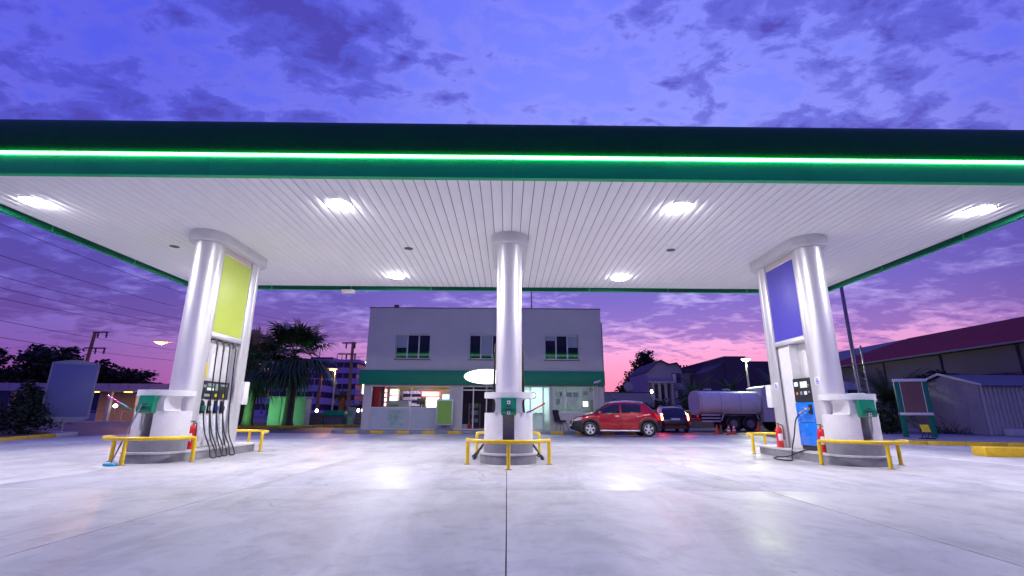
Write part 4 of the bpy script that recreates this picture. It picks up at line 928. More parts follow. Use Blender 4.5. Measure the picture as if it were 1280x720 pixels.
shrub('low_shrub', 'low dark shrub at the left edge of the verge', -22.6, 21.2, .9, 1.3, 6, 'leaf_dark', 2200, .075, .02)
for i, (x, y, h, w, l, sd) in enumerate(((-66, 60, 9.4, 4.6, 'large dark tree at the far left behind the lit canopy', 11), (-58, 61, 10.4, 4.4, 'tallest dark tree behind the blank sign board', 12), (-52.5, 66, 8.2, 4.6, 'rounded dark tree right of the blank sign board', 13), (-75, 62, 9.0, 5.0, 'dark tree cut by the left picture edge', 14), (-70, 52, 5.2, 3.4, 'low dark tree in front of the large left trees', 15))):
    tree('broadleaf_tree', l, x, y, crown_blobs(w, h*.38, 5200, h*.60, sd, .26, 9), .30, h*.5, 'leaf_dark', sd, 7, 'trees beyond the road on the left')
# station across the road
t = thing('filling_station', 'low lit canopy building across the road on the left', 'building', (-42, 52, GZ))
def dk(x0, x1, y0, y1, z0, z1, nm, m, par=t, bev=0): return MB().box(x0, x1, y0, y1, z0, z1, bev).build(nm, m, par)
for i in range(10): dk(-52.5+2.0*i+.03, -52.5+2.0*(i+1)-.03, 50, 50.2, 3.0, 3.75, 'fascia_panel', 'station_metal')
dk(-52.5, -32.5, 50.21, 58, 3.05, 3.6, 'canopy_roof', 'station_metal')
for xx in (-51, -46, -41, -37.5): dk(xx-.15, xx+.15, 51, 51.3, GZ, 3.0, 'post', 'station_metal')
dk(-47, -33, 57, 57.3, GZ, 3.04, 'back_wall', 'cream_wall'); dk(-40.5, -36.5, 54, 56.9, GZ, 2.6, 'kiosk', 'cream_wall')
for xx in (-40.2, -39, -37.8): dk(xx, xx+.9, 53.97, 53.999, .8, 2.2, 'window', 'lit_white')
for i in range(7): dk(-44+i*1.3, -44+i*1.3+.06, 51.8, 51.86, GZ, 1.0, 'railing_post', 'station_metal')
dk(-44, -36.2, 51.8, 51.86, 1.0, 1.06, 'handrail', 'station_metal')
for xx, l in ((-48.5, 'warm'), (-44, 'warm'), (-40.5, 'warm'), (-36, 'warm')):
    dk(xx-.3, xx+.3, 52.5, 52.9, 2.97, 3.04, 'ceiling_lamp', 'lamp_warm'); area_light('station_lamp', t, (xx, 52.7, 2.95), (1, .5, .22), 35, .5)
for xx, zz in ((-39.9, 1.55), (-36.0, 1.6), (-53.4, 1.7)):
    g = thing('globe_lamp', 'small white globe lamp '+{-39.9: 'left of the kiosk across the road', -36.0: 'behind the left service counter', -53.4: 'beside the conifer at the far left'}[xx], 'lamp', (xx, 50.6, GZ))
    MB().tube([(xx, 50.6, GZ), (xx, 50.6, zz-.1)], .03, 8).build('post', 'steel_pole', g); MB().lathe([(0.001, zz-.2), (.14, zz-.14), (.2, zz), (.14, zz+.14), (.001, zz+.2)], (xx, 50.6, 0), 14).build('globe', 'lamp_small', g)
rd = struct(MB().box(-90, -21.8, 30, 44, GZ-.04, GZ+.004).build('road', 'asphalt', smooth=False))
rk = struct(MB().box(-90, -25, 46.5, 46.8, GZ, .12).build('road_kerb', 'kerb_pale', smooth=False))
struct(MB().box(-90, -25, 46.81, 49.5, GZ-.02, .10).build('far_pavement', 'pavement', smooth=False))
def street_lamp(label, x, y, h, head, armx, m, col, watts, z0=GZ, r=.13):
    t = thing('street_lamp', label, 'street lamp', (x, y, z0), 'lit street lamps')
    MB().tube([(x, y, z0), (x, y, z0+h*.6), (x, y, z0+h)], [.09, .075, .055], 10).build('pole', 'lamp_pole', t)
    hx = x+armx
    if armx: MB().tube(smooth_path([(x, y, z0+h-.3), (x+armx*.3, y, z0+h), (hx, y, z0+h+.03)], 5), .035, 8).build('arm', 'lamp_pole', t)
    hz = z0+h
    MB().lathe([(.001, hz+.10), (r*.9, hz+.09), (r*1.6, hz+.03), (r*1.6, hz)], (hx, y, 0), 14).build('hood', 'lamp_pole', t)
    MB().lathe([(.001, hz-.16), (r*.8, hz-.13), (r*1.35, hz-.03), (r*1.4, hz-.001)], (hx, y, 0), 14).build('bulb', m, t)
    point_light('street_bulb', t, (hx, y, hz-.35), col, watts, .15); return t
street_lamp('orange street lamp on a long arm left of the lime sign column', -26.6, 40, 6.65, 0, -2.3, 'lamp_warm', (1, .45, .12), 700, r=.30)
def utility_pole(label, x, y, h, arms, lean=0.0):
    t = thing('utility_pole', label, 'utility pole', (x, y, GZ), 'wooden utility poles')
    MB().tube([(x, y, GZ), (x+lean, y, GZ+h)], [.19, .13], 10).build('pole', 'wood_pole', t)
    for (a, b, z) in arms:
        c = MB().box(x+lean+a, x+lean+b, y-.06, y+.06, z-.06, z+.06).build('crossarm', 'wood_pole', t)
        for xx in ((b-.1,) if b-a < 1.2 else (b-.1, b-.9)): MB().lathe([(.001, z-.55), (.09, z-.5), (.05, z-.4), (.09, z-.3), (.05, z-.2), (.09, z-.12), (.03, z-.06)], (x+lean+xx, y, 0), 8).build('insulator', 'wire', c)
utility_pole('wooden utility pole with two crossarms above the blank sign board', -39.3, 45, 8.3, ((-.2, 1.2, 8.2), (-.7, 1.3, 6.7)), .5)
utility_pole('leaning wooden utility pole left of the shop building', -14.45, 45, 7.5, ((-1.0, .3, 7.35), (-1.3, .4, 6.3)), -.1)
utility_pole('short lamp lit wooden pole between palm and office block', -17.7, 46, 4.6, ((-.2, .5, 4.5),), .1)
names = ('topmost', 'second', 'third', 'fourth', 'fifth', 'sixth', 'lowest')
def wireZ(pL, pR): return pL, pR
WZ = [((27.6, 11.90), (45.9, 11.87)), ((28.1, 10.06), (45.1, 10.42)), ((28.4, 8.83), (45.4, 9.38)), ((28.6, 8.17), (45.6, 8.73)), ((28.7, 7.55), (45.8, 8.22)), ((29.1, 6.24), (36.9, 6.33)), ((29.4, 5.25), (36.4, 5.35))]
for nm, ((ya, za), (yb, zb)) in zip(names, WZ):
    sl = (zb-za)/(yb-ya)
    t = tag(MB().tube([(-31, y, za+sl*(y-ya)+.0018*(y-36)**2-.02) for y in range(4, 84, 4)], .016, 5).build('power_line', 'wire'), nm+' dark power line crossing the sky at the left', 'power line', 'power lines on the left')
    t.location = (0, 0, 0)
hl_ = struct(MB().poly([(-600, 500, -2), (600, 500, -2), (600, 520, 12), (350, 520, 16), (120, 520, 13), (-120, 520, 18), (-250, 520, 22), (-330, 520, 26), (-385, 520, 33), (-440, 520, 26), (-600, 520, 20)]).build('hills', 'hill', smooth=False))

# ---------------------------------------------------------------- behind, between the lime column and the shop
bd = struct(MB().prism([(-18.5, 33.0), (-15.5, 33.4), (-12.5, 38.2), (-8.6, 38.6), (-8.6, 60), (-24, 60), (-24, 33.2)], 'z', GZ-.05, .04).build('planting_bed', 'earth', smooth=False))
kerb_run(bd, [(-24, 33.2), (-18.5, 33.0), (-15.5, 33.4), (-12.5, 38.2), (-8.6, 38.6)], 1.0, .17, .2, ['kerb_yellow'])
fan_palm('tall fan palm standing clear left of the shop building', -15.4, 35.0, 4.9, 3.3, 21)
fan_palm('fan palm half hidden behind the lime sign column', -18.4, 35.4, 4.2, 3.2, 22)
fan_palm('rear fan palm beyond the two front palms', -20.6, 38.6, 4.6, 2.9, 23)
t = thing('cabinet_hut', 'pale sheet metal hut lit green between the palms', 'hut', (-15.6, 37.0, .04))
for a, b in ((-17.6, -16.72), (-16.68, -15.8), (-15.76, -14.9)): MB().box(a, b, 36.6, 36.66, .05, 2.05, .008).build('panel', 'box_green_white', t)
MB().box(-17.6, -14.9, 36.67, 37.6, .05, 2.0).build('body', 'box_green_white', t); MB().box(-17.7, -14.8, 36.55, 37.7, 2.06, 2.12).build('roof', 'station_metal', t)
t = thing('assumed_flood_light', 'assumed green flood light on the ground below the palms', 'light', (-18.7, 33.35, .04))  # unseen lamp, assumed from the green light on palms and hut
o = MB().box(-.2, .2, -.08, .08, -.14, .14, .02).build('housing', 'black_plastic', t, local=True); o.location = (0, 0, .30); o.rotation_euler = (R(-50), 0, R(-28))
o2 = MB().box(-.17, .17, .0805, .086, -.11, .11).build('lens', 'assumed_flood_green', t, local=True); o2.location = (0, 0, .30); o2.rotation_euler = o.rotation_euler
MB().tube([(-18.7, 33.35, .04), (-18.7, 33.35, .3)], .03, 8).build('stake', 'black_plastic', t)
l = bpy.data.lights.new('assumed_flood_bulb', 'SPOT'); l.energy = 650; l.color = (.22, 1, .34); l.spot_size = R(130); l.spot_blend = .6; l.shadow_soft_size = .12  # added spot that throws the green onto palms and hut
lo = bpy.data.objects.new('assumed_flood_bulb', l); COL.objects.link(lo); lo.parent = t; lo.location = (.06, .11, .40); lo.rotation_euler = Vector((.50, .62, .60)).to_track_quat('-Z', 'Y').to_euler()
wl = thing('boundary_wall', 'low dark block wall behind the planting bed', 'wall', (-15, 41, .04))
for r_ in range(3):
    xx = -19.0+(.3 if r_ % 2 else 0)
    while xx < -8.8:
        MB().box(xx+.008, xx+.592, 40.9, 41.1, .05+.3*r_+.006, .05+.3*(r_+1)-.006, .01).build('block', 'wall_block', wl); xx += .6
MB().box(-19.1, -8.7, 40.92, 41.08, .05, .93).build('mortar', 'gap_dark', wl)
t = thing('green_bin', 'dark bin with a green sloping lid left of the shop', 'bin', (-13.5, 38.9, .04))
MB().box(-14.2, -12.75, 38.6, 39.3, .05, .78, .02).build('bin_body', 'plinth', t); MB().prism([(38.5, .785), (39.4, .785), (39.35, 1.02), (38.75, 1.16)], 'x', -14.3, -12.65).build('lid', 'green_plastic', t)
for xx in (-14.24, -12.72): MB().box(xx-.03, xx+.03, 38.56, 39.34, .05, .77).build('frame', 'green_plastic', t)
t = thing('stone_pillar', 'short pale pillar with a meter hatch beside the green bin', 'pillar', (-12.2, 38.9, .04)); MB().box(-12.45, -11.95, 38.7, 39.1, .05, 1.4, .02).build('shaft', 'box_green_white', t); MB().box(-12.36, -12.04, 38.69, 38.699, .7, 1.1).build('hatch', 'plinth', t)
street_lamp('white street lamp beside the left end of the shop', -11.35, 39.2, 4.95, 0, 0, 'lamp_white', (1, .95, .75), 300, .04, .15)
street_lamp('orange street lamp between the palm and the utility pole', -16.6, 47, 5.15, 0, -.35, 'lamp_warm', (1, .45, .12), 500, r=.32)
t = thing('lit_sign', 'small square lit sign beside the left end of the shop', 'sign', (-10.9, 38.9, .04))
MB().tube([(-11.0, 38.9, .04), (-11.0, 38.9, 2.5)], .05, 8).build('post', 'steel_pole', t); MB().box(-11.5, -10.7, 38.82, 38.98, 2.42, 3.32, .04).build('face', 'lit_white', t); MB().box(-11.62, -11.505, 38.82, 38.98, 2.5, 3.25).build('side_strip', 'yellow_paint', t)
for (xx, l) in ((-11.9, 'left of three violet lamps beyond the wall'), (-11.55, 'middle of three violet lamps beyond the wall'), (-11.2, 'right of three violet lamps beyond the wall')):
    g = thing('wall_lamp', l, 'lamp', (xx*1.06, 42, .04)); MB().tube([(xx*1.06, 42, .04), (xx*1.06, 42, 1.05)], .03, 8).build('post', 'steel_pole', g); MB().lathe([(.001, 1.04), (.10, 1.08), (.12, 1.2), (.08, 1.32), (.001, 1.34)], (xx*1.06, 42, 0), 10).build('globe', 'lamp_violet', g)
for (xx, yy, l) in ((-19.3, 42.2, 'white globe lamp low beside the lime column at the palms'), (-16.2, 42.2, 'white globe lamp just right of the palm trunk')):
    g = thing('wall_lamp', l, 'lamp', (xx, yy, .04)); MB().tube([(xx, yy, .04), (xx, yy, 1.0)], .03, 8).build('post', 'steel_pole', g); MB().lathe([(.001, 1.0), (.10, 1.04), (.13, 1.14), (.09, 1.26), (.001, 1.28)], (xx, yy, 0), 10).build('globe', 'lamp_small', g)
# office block: white bands and dark window strips
t = thing('office_block', 'white banded office block far behind the utility pole', 'building', (-50, 150, GZ))
def office(x0, x1, y0, y1, zs, step):
    for i in range(zs):
        z = GZ+step*i
        MB().box(x0, x1, y0, y1, z, z+step*.52).build('spandrel_band', 'office_band', t)
        MB().box(x0+.5, x1-.5, y0+.5, y1-.5, z+step*.52, z+step).build('window_strip', 'office_dark', t)
        nw = int((x1-x0)/2.2)
        for j in range(1, nw): MB().box(x0+(x1-x0)*j/nw-.1, x0+(x1-x0)*j/nw+.1, y0+.3, y0+.499, z+step*.52, z+step).build('mullion', 'office_band', t)
office(-66, -45.6, 148, 175, 5, 3.2)
office(-70, -51.5, 136, 147.9, 3, 3.4)
MB().box(-66.3, -45.3, 147.7, 175, 15.96, 16.9).build('parapet', 'office_band', t); MB().box(-62, -55, 152, 160, 16.91, 18.0).build('roof_plant', 'office_dark', t)
for xx in (-58.5, -53, -51.5, -50.3): MB().tube([(xx, 150, 16.9), (xx, 150, 16.9+(3.4 if xx < -55 else 1.6))], .12, 6).build('aerial', 'wire', t)
for i, (x, y, h, l) in enumerate(((-17.4, 52, 2.6, 'small dark palm right of the palm trunk'), (-15.2, 55, 2.8, 'small dark palm left of the utility pole'), (-13.4, 54, 2.2, 'small dark palm behind the green bin'))): date_palm(l, x, y, h, 1.6, 31+i, 'small palms before the office block', 26)
for i, (x, y, w, h, l) in enumerate(((-13.9, 48, 1.3, 2.0, 'dark shrub behind the green bin'), (-11.2, 50, 1.4, 1.9, 'dark shrub at the left end of the shop'), (-20.5, 46, 1.6, 2.2, 'dark shrub beyond the hut'))): shrub('shrub', l, x, y, w, h, 40+i, 'leaf_dark', 1500, .12, .04)

# ---------------------------------------------------------------- right of the shop: tanker, cones, houses
t = thing('tanker_truck', 'pale tanker truck standing behind the traffic cones', 'truck', (15, 33.5, GZ))
def tank_ring(k): return [(33.9+1.12*k*math.copysign(abs(math.cos(u))**.7, math.cos(u)), 1.78+.80*k*math.copysign(abs(math.sin(u))**.75, math.sin(u))) for u in [2*math.pi*i/36 for i in range(36)]]
MB().prism(tank_ring(1.0), 'x', 12.95, 17.0).build('tank', 'tank', t, ang=50)
MB().prism(tank_ring(.93), 'x', 12.90, 12.949).build('tank_end', 'truck_white', t, ang=50)
for xx in (13.0, 14.3, 15.6, 16.9): MB().prism(tank_ring(1.012), 'x', xx, xx+.05).build('tank_band', 'truck_white', t, ang=50)
MB().box(13.1, 16.9, 33.4, 34.3, 2.582, 2.62).build('walkway', 'steel_pole', t)
for xx in (13.9, 15.2): MB().lathe([(.001, 2.74), (.24, 2.72), (.26, 2.60)], (xx, 33.85, 0), 14).build('hatch', 'truck_white', t)
MB().box(12.8, 19.2, 33.35, 34.45, .62, .95).build('chassis', 'car_black', t)
for xx in (15.05, 16.15):
    for yy in (32.95, 34.85):
        w = MB().lathe([(.26, yy-.13), (.44, yy-.14), (.50, yy-.10), (.50, yy+.10), (.44, yy+.14), (.26, yy+.13)], (xx, 0, .44), 24, 'y').build('wheel', 'rubber', t)
        MB().lathe([(.27, yy-.12), (.24, yy-.05), (.10, yy-.05), (.09, yy-.11), (.001, yy-.12)], (xx, 0, .44), 20, 'y').build('rim', 'plinth', w)
MB().tube([(14.30, 32.95, .62), (14.46, 32.95, 1.05), (14.62, 32.95, 1.10), (16.65, 32.95, 1.10), (16.80, 32.95, .7)], .045, 6).build('mudguard', 'truck_white', t)
MB().box(14.5, 16.75, 32.95, 33.4, 1.06, 1.10).build('mudguard_top', 'car_black', t)
for z in (.52, .72, .92): MB().box(12.95, 14.2, 32.85, 32.9, z, z+.09, .01).build('side_guard', 'truck_white', t)
MB().box(12.78, 12.9, 32.9, 34.8, .55, .75, .01).build('rear_bumper', 'red_paint', t)
for yy in (33.0, 34.55): MB().box(12.76, 12.8, yy, yy+.22, .80, .95, .01).build('tail_lamp', 'tail_lens', t)
cabp = [(17.1, .55), (17.1, 2.35), (17.2, 2.80), (17.5, 2.92), (18.6, 2.88), (19.0, 2.4), (19.15, 1.6), (19.2, .55)]
c = MB().prism(cabp, 'y', 32.8, 35.0).build('cab', 'truck_white', t, ang=30)
MB().prism([(17.5, 1.5), (17.5, 2.35), (18.6, 2.35), (18.85, 1.5)], 'y', 32.785, 32.799).build('side_window', 'car_glass', c)
MB().box(17.3, 18.95, 32.787, 32.799, 1.38, 1.42).build('trim', 'plinth', c)
for yy in (32.98, 34.8): MB().lathe([(.001, yy-.15), (.26, yy-.14), (.44, yy-.14), (.50, yy-.1), (.50, yy+.1), (.44, yy+.14)], (18.5, 0, .44), 24, 'y').build('wheel', 'rubber', t)
def cone(x, y, label, banded, h=.52, m='cone_orange'):
    t = thing('traffic_cone', label, 'traffic cone', (x, y, GZ), 'traffic cones by the tanker')
    z = GZ if y > 24.6 else 0
    MB().box(x-.17, x+.17, y-.17, y+.17, z, z+.035, .01).build('base', 'cone_orange' if m == 'cone_orange' else m, t)
    def r(u): return .125*(1-u)+.022*u
    MB().lathe([(r(0), z+.035), (r(1), z+h), (.001, z+h)], (x, y, 0), 18).build('cone', m, t)
    if banded:
        for a, b in ((.30, .45), (.62, .78)): MB().lathe([(r(a)+.003, z+.035+a*(h-.035)), (r(b)+.003, z+.035+b*(h-.035))], (x, y, 0), 18).build('band', 'cone_band', t)
cone(11.75, 27.8, 'plain orange traffic cone, leftmost of the group', False)
cone(12.05, 28.0, 'dark worn traffic cone between two orange ones', False, .5, 'wood_pole')
cone(12.1, 27.1, 'white banded traffic cone in front of the others', True)
cone(12.75, 27.9, 'white banded traffic cone nearest the tanker wheels', True)
cone(15.0, 29.6, 'plain orange traffic cone standing alone by the tanker cab', False, .62)
street_lamp('tall greenish white lamp post shining above the tanker', 17.9, 36.0, 5.1, 0, 0, 'lamp_green', (.9, 1, .55), 1300, r=.22)
t = thing('house', 'pale gabled house with columns behind the car', 'house', (21, 62, GZ))
prof = [(17.6, GZ), (17.6, 6.1), (18.7, 7.2), (19.4, 7.55), (20.2, 7.15), (20.4, 7.05), (21.4, 7.25), (22.0, 6.5), (22.0, GZ)]
MB().prism(prof, 'y', 61, 70).build('gable_wall', 'house_wall', t, smooth=False)
MB().box(22.01, 27.5, 62, 70, GZ, 6.2).build('wing_wall', 'house_wall', t); MB().box(21.9, 27.8, 61.6, 70.3, 6.21, 6.75).build('wing_roof', 'house_dark', t)
for (a, b) in zip(prof[1:-2], prof[2:-1]): MB().prism([(a[0], a[1]), (b[0], b[1]), (b[0], b[1]+.18), (a[0], a[1]+.18)], 'y', 60.7, 70.2).build('roof_slope', 'house_dark', t)
for xx in (17.9, 18.7, 19.5, 20.3): MB().box(xx, xx+.28, 60.2, 60.6, GZ, 4.75).build('column', 'house_wall', t)
MB().box(17.5, 20.9, 60.15, 60.99, 4.76, 5.0).build('porch_beam', 'house_wall', t)
for (a, b, z0, z1) in ((18.0, 20.2, .5, 2.6), (18.0, 20.2, 3.0, 4.6)): MB().box(a, b, 60.96, 60.999, z0, z1).build('window', 'office_dark', t)
for (a, z0) in ((20.7, 4.9), (20.8, 2.9)):
    w = MB().box(a, a+1.15, 60.93, 60.999, z0, z0+1.15).build('window', 'office_dark', t); MB().box(a+.08, a+.52, 60.91, 60.929, z0+.08, z0+1.07).build('pane', 'cream_wall', w)
for xx in (23.0, 23.4, 23.8, 24.6): MB().box(xx, xx+.14, 64, 64.2, 6.76, 7.4).build('chimney_pipe', 'house_dark', t)
t = thing('porch_lamp', 'small yellow lamp in the shrubs before the gabled house', 'lamp', (17.6, 58, GZ)); MB().tube([(17.15, 58, GZ), (17.15, 58, 3.5)], .04, 8).build('post', 'steel_pole', t); MB().lathe([(.001, 3.45), (.14, 3.5), (.17, 3.65), (.12, 3.8), (.001, 3.85)], (17.15, 58, 0), 10).build('globe', 'lamp_white', t); point_light('porch_bulb', t, (17.15, 57.6, 3.6), (1, .95, .6), 60)
t = thing('dark_warehouse', 'dark purple flat roofed building behind the tanker', 'building', (28, 58, GZ))
MB().prism([(23.4, GZ), (23.4, 5.9), (25.4, 7.0), (25.5, GZ)], 'y', 56, 70).build('side_bay', 'house_dark', t); MB().box(25.3, 27.6, 55.8, 70, GZ, 7.5).build('tower', 'house_dark', t); MB().box(27.61, 36, 56.2, 70, GZ, 7.0).build('hall', 'house_dark', t)
MB().box(25.2, 27.7, 55.7, 70.1, 7.501, 7.62).build('tower_coping', 'roof_grey', t); MB().box(27.71, 36.1, 56.1, 70.1, 7.001, 7.1).build('hall_coping', 'roof_grey', t)
for xx in (28.5, 30.2, 31.9): MB().box(xx, xx+1.0, 56.17, 56.199, 3.6, 5.0).build('window', 'office_dark', t)
tree('broadleaf_tree', 'tall airy tree rising behind the gabled house', 21.4, 76, [(-2.6, 0, 5.0, 1.6, 1.4, 1.4, 700, .2), (-1.6, 0, 6.6, 1.5, 1.3, 1.3, 700, .2), (-.4, 0, 8.4, 1.5, 1.3, 1.4, 800, .2), (.6, 0, 10.0, 1.5, 1.3, 1.2, 700, .2), (1.6, 0, 8.6, 1.5, 1.2, 1.0, 600, .2), (3.0, 0, 7.6, 1.5, 1.2, .8, 500, .2), (0, 0, 6.0, 3.0, 2, 1.6, 900, .2)], .26, 6, 'leaf_dark', 51, 7, 'trees behind the houses')
for i, (x, y, w, h, l) in enumerate(((14.6, 66, 2.6, 4.6, 'dark round tree just right of the shop building'), (17.4, 70, 2.4, 5.4, 'dark tree left of the gabled house'), (11.8, 64, 1.8, 3.4, 'low dark tree at the corner of the shop'))):
    tree('broadleaf_tree', l, x, y, crown_blobs(w, h*.4, 2600, h*.6, 60+i, .2), .18, h*.5, 'leaf_dark', 60+i, 5, 'trees behind the houses')
for i, (x, y, w, h, l) in enumerate(((10.2, 46, 1.4, 2.1, 'dark hedge shrub beside the shop corner'), (12.4, 45, 1.5, 2.0, 'dark hedge shrub above the red car roof'), (14.4, 46, 1.5, 2.3, 'dark hedge shrub before the porch columns'), (16.3, 45, 1.3, 2.1, 'dark hedge shrub left of the tanker end'), (18.6, 50, 1.6, 2.4, 'dark hedge shrub behind the tank'))): shrub('shrub', l, x, y, w, h, 70+i, 'leaf_dark', 2000, .11, GZ, group='hedge shrubs behind the car')
for i, (x, y, h, l) in enumerate(((17.6, 46, 2.6, 'feather palm left of the tanker end'), (21.6, 47, 2.9, 'feather palm rising over the tank'), (25.5, 46, 3.4, 'feather palm behind the tanker cab'), (28.4, 48, 4.2, 'taller feather palm beside the blue sign column'))): date_palm(l, x, y, h, 2.4, 80+i, 'feather palms behind the tanker')
t = thing('garden_wall', 'low purple rendered wall behind the red car', 'wall', (11, 52, GZ)); MB().box(8.6, 15.2, 52, 52.3, GZ, 3.2).build('wall', 'house_wall', t); MB().box(8.55, 15.25, 51.95, 52.35, 3.201, 3.3).build('coping', 'house_dark', t)
t = thing('satellite_dish', 'pale satellite dish on the garden wall', 'dish', (12.9, 52, 3.3)); MB().lathe([(.001, 0), (.3, .03), (.5, .10)], (0, 0, 0), 16, 'y').build('bowl', 'house_wall', t, local=True).location = (0, -.15, .55); MB().tube([(12.9, 52.1, 3.3), (12.9, 52.1, 3.85)], .04, 6).build('post', 'steel_pole', t)
bw = thing('rear_fence', 'dark sheet fence running behind the tanker', 'fence', (15, 42, GZ))
for i in range(16): MB().box(7.6+i*.9+.01, 7.6+(i+1)*.9-.01, 41.9, 41.95, GZ, 1.35+.02*(i % 3), .006).build('sheet', 'house_dark', bw)
MB().box(7.6, 22, 41.86, 41.899, 1.28, 1.34).build('top_rail', 'steel_pole', bw)

# ---------------------------------------------------------------- far right: pavement, shed, board, warehouse
pr = struct(MB().prism([(11.5, 18.4), (17.6, 16.2), (60, 12), (60, 60), (22, 60), (20.5, 24.5), (12.5, 24.5)], 'z', GZ-.05, .10).build('yard_pavement', 'pavement', smooth=False))
kerb_run(pr, [(11.5, 18.4), (17.6, 16.2), (24, 15.2)], 1.0, .19, .2, ['kerb_yellow'])
ki = thing('kerb_island', 'yellow concrete kerb block at the right edge', 'kerb', (13.5, 12, 0))
kerb_run(ki, [(1.9-3.5, .62), (1.4-2.0, .35), (1.4, -.4), (3.4, -1.0)], .75, .22, .55, ['kerb_yellow'], 0)
t = thing('guard_rail', 'bent yellow rail on the kerb block at the right edge', 'guard rail', (15, 13.0, 0))
MB().tube([(14.45, 13.3, 0), (14.45, 13.3, .40), (14.47, 13.29, .49), (14.56, 13.26, .53), (15.6, 12.9, .53), (15.9, 12.8, .50), (15.96, 12.78, .4), (15.96, 12.78, 0)], .05, 12).build('rail', 'rail_yellow', t)
for p in ((14.45, 13.3), (15.96, 12.78)): MB().lathe([(0, .012), (.08, .012), (.085, .001)], (*p, 0), 12).build('base_plate', 'bolt_steel', t)
t = thing('notice_board', 'brown faced notice board with thick green posts by the shed', 'board', (17.4, 21, .10))
for xx in (16.95, 18.0): MB().box(xx-.09, xx+.09, 20.93, 21.07, .10, 2.40, .02).build('post', 'board_green', t)
MB().box(16.85, 18.10, 20.90, 21.10, 2.405, 2.53, .03).build('top_cap', 'white_panel', t); MB().box(17.045, 17.905, 20.96, 21.04, 1.12, 2.40).build('face', 'board_brown', t); MB().box(16.86, 18.09, 20.91, 21.09, 1.0, 1.11, .01).build('bottom_bar', 'white_panel', t)
for xx in (17.05, 17.88): MB().box(xx, xx+.02, 20.945, 20.9595, 1.12, 2.40).build('edge_trim', 'white_panel', t)
place(t, (17.4, 21, .10), R(-14))
t = thing('barrier_stand', 'small yellow plate on a low dark stand near the notice board', 'stand', (16.4, 19.4, .10))
MB().prism([(19.36, .36), (19.42, .36), (19.50, .64), (19.44, .64)], 'x', 16.28, 16.58).build('plate', 'yellow_paint', t)
for xx in (16.31, 16.55): MB().tube([(xx, 19.30, .10), (xx, 19.40, .36), (xx, 19.56, .10)], .015, 6).build('leg', 'black_plastic', t)
MB().box(16.22, 16.64, 19.25, 19.6, .10, .14).build('foot', 'black_plastic', t)
# shed with corrugated sheets, each sheet a piece
t = thing('metal_shed', 'grey corrugated metal shed with pitched roof on the right', 'shed', (25, 26, .10))
SX0, SX1, SY0, SY1 = 23.0, 28.2, 23.6, 27.6; EZ, RZ = 2.45, 3.05; ym = (SY0+SY1)/2
def corr(n, amp, L): return [(L*i/(n*4), amp*math.sin(2*math.pi*i/4+.4)) for i in range(n*4+1)]
nsh = 6; wS = (SX1-SX0)/nsh
for i in range(nsh):
    c = corr(4, .055, wS-.01); m = MB()
    for (a, b) in zip(c[:-1], c[1:]): m.quad((SX0+wS*i+a[0], SY0+a[1], .12), (SX0+wS*i+b[0], SY0+b[1], .12), (SX0+wS*i+b[0], SY0+b[1], EZ), (SX0+wS*i+a[0], SY0+a[1], EZ))
    m.build('wall_sheet', 'shed_metal', t, ang=80)
    m = MB(); c = corr(6, .035, wS+.03)
    for (a, b) in zip(c[:-1], c[1:]): m.quad((SX0-.1+wS*i+a[0], SY0-.25, EZ-.04+a[1]), (SX0-.1+wS*i+b[0], SY0-.25, EZ-.04+b[1]), (SX0-.1+wS*i+b[0], ym, RZ+.03+b[1]), (SX0-.1+wS*i+a[0], ym, RZ+.03+a[1]))
    m.build('roof_sheet', 'roof_grey', t, ang=80)
MB().quad((SX0-.1, SY1+.25, EZ-.04), (SX1, SY1+.25, EZ-.04), (SX1, ym, RZ+.03), (SX0-.1, ym, RZ+.03)).build('rear_roof', 'roof_grey', t)
for i in range(5):
    a, b = SY0+.06+(SY1-SY0-.1)*i/5+.006, SY0+.06+(SY1-SY0-.1)*(i+1)/5-.006
    def rz(y): return EZ+(RZ-EZ)*(1-abs(y-ym)/(ym-SY0))-.03
    MB().prism([(a, .12), (b, .12), (b, rz(b))]+([(ym, rz(ym))] if a < ym < b else [])+[(a, rz(a))], 'x', SX0+.03, SX0+.06).build('gable_board', 'shed_plain', t)
for (a, b, za, zb) in ((SY0-.27, ym, EZ-.06, RZ+.02), (ym, SY1+.27, RZ+.02, EZ-.06)): MB().prism([(a, za), (b, zb), (b, zb+.12), (a, za+.12)], 'x', SX0-.13, SX0-.105).build('barge_board', 'truck_white', t)
MB().box(SX0+.1, SX1, SY0+.1, SY1, .11, EZ-.1).build('core', 'gap_dark', t)
t = thing('concrete_block', 'long pale concrete block lying before the shed', 'block', (24.2, 22.9, .10)); MB().box(23.3, 26.2, 22.7, 23.2, .10, .42, .03).build('slab', 'kerb_pale', t)
t = thing('scrap_heap', 'dark heap of branches against the shed end', 'heap', (22.4, 25, .10))
rr = random.Random(9); hm = MB()
for i in range(60):
    p = Vector((22.45+rr.gauss(0, .35), 25.2+rr.gauss(0, .7), .12)); d = Vector((rr.uniform(-.5, .5), rr.uniform(-.5, .5), rr.uniform(.1, .9)))*rr.uniform(.3, .9); hm.tube([p, p+d*.6+Vector((0, 0, .05)), p+d], [.02, .015, .008], 5)
hm.build('branches', 'bark', t)['kind'] = 'stuff'
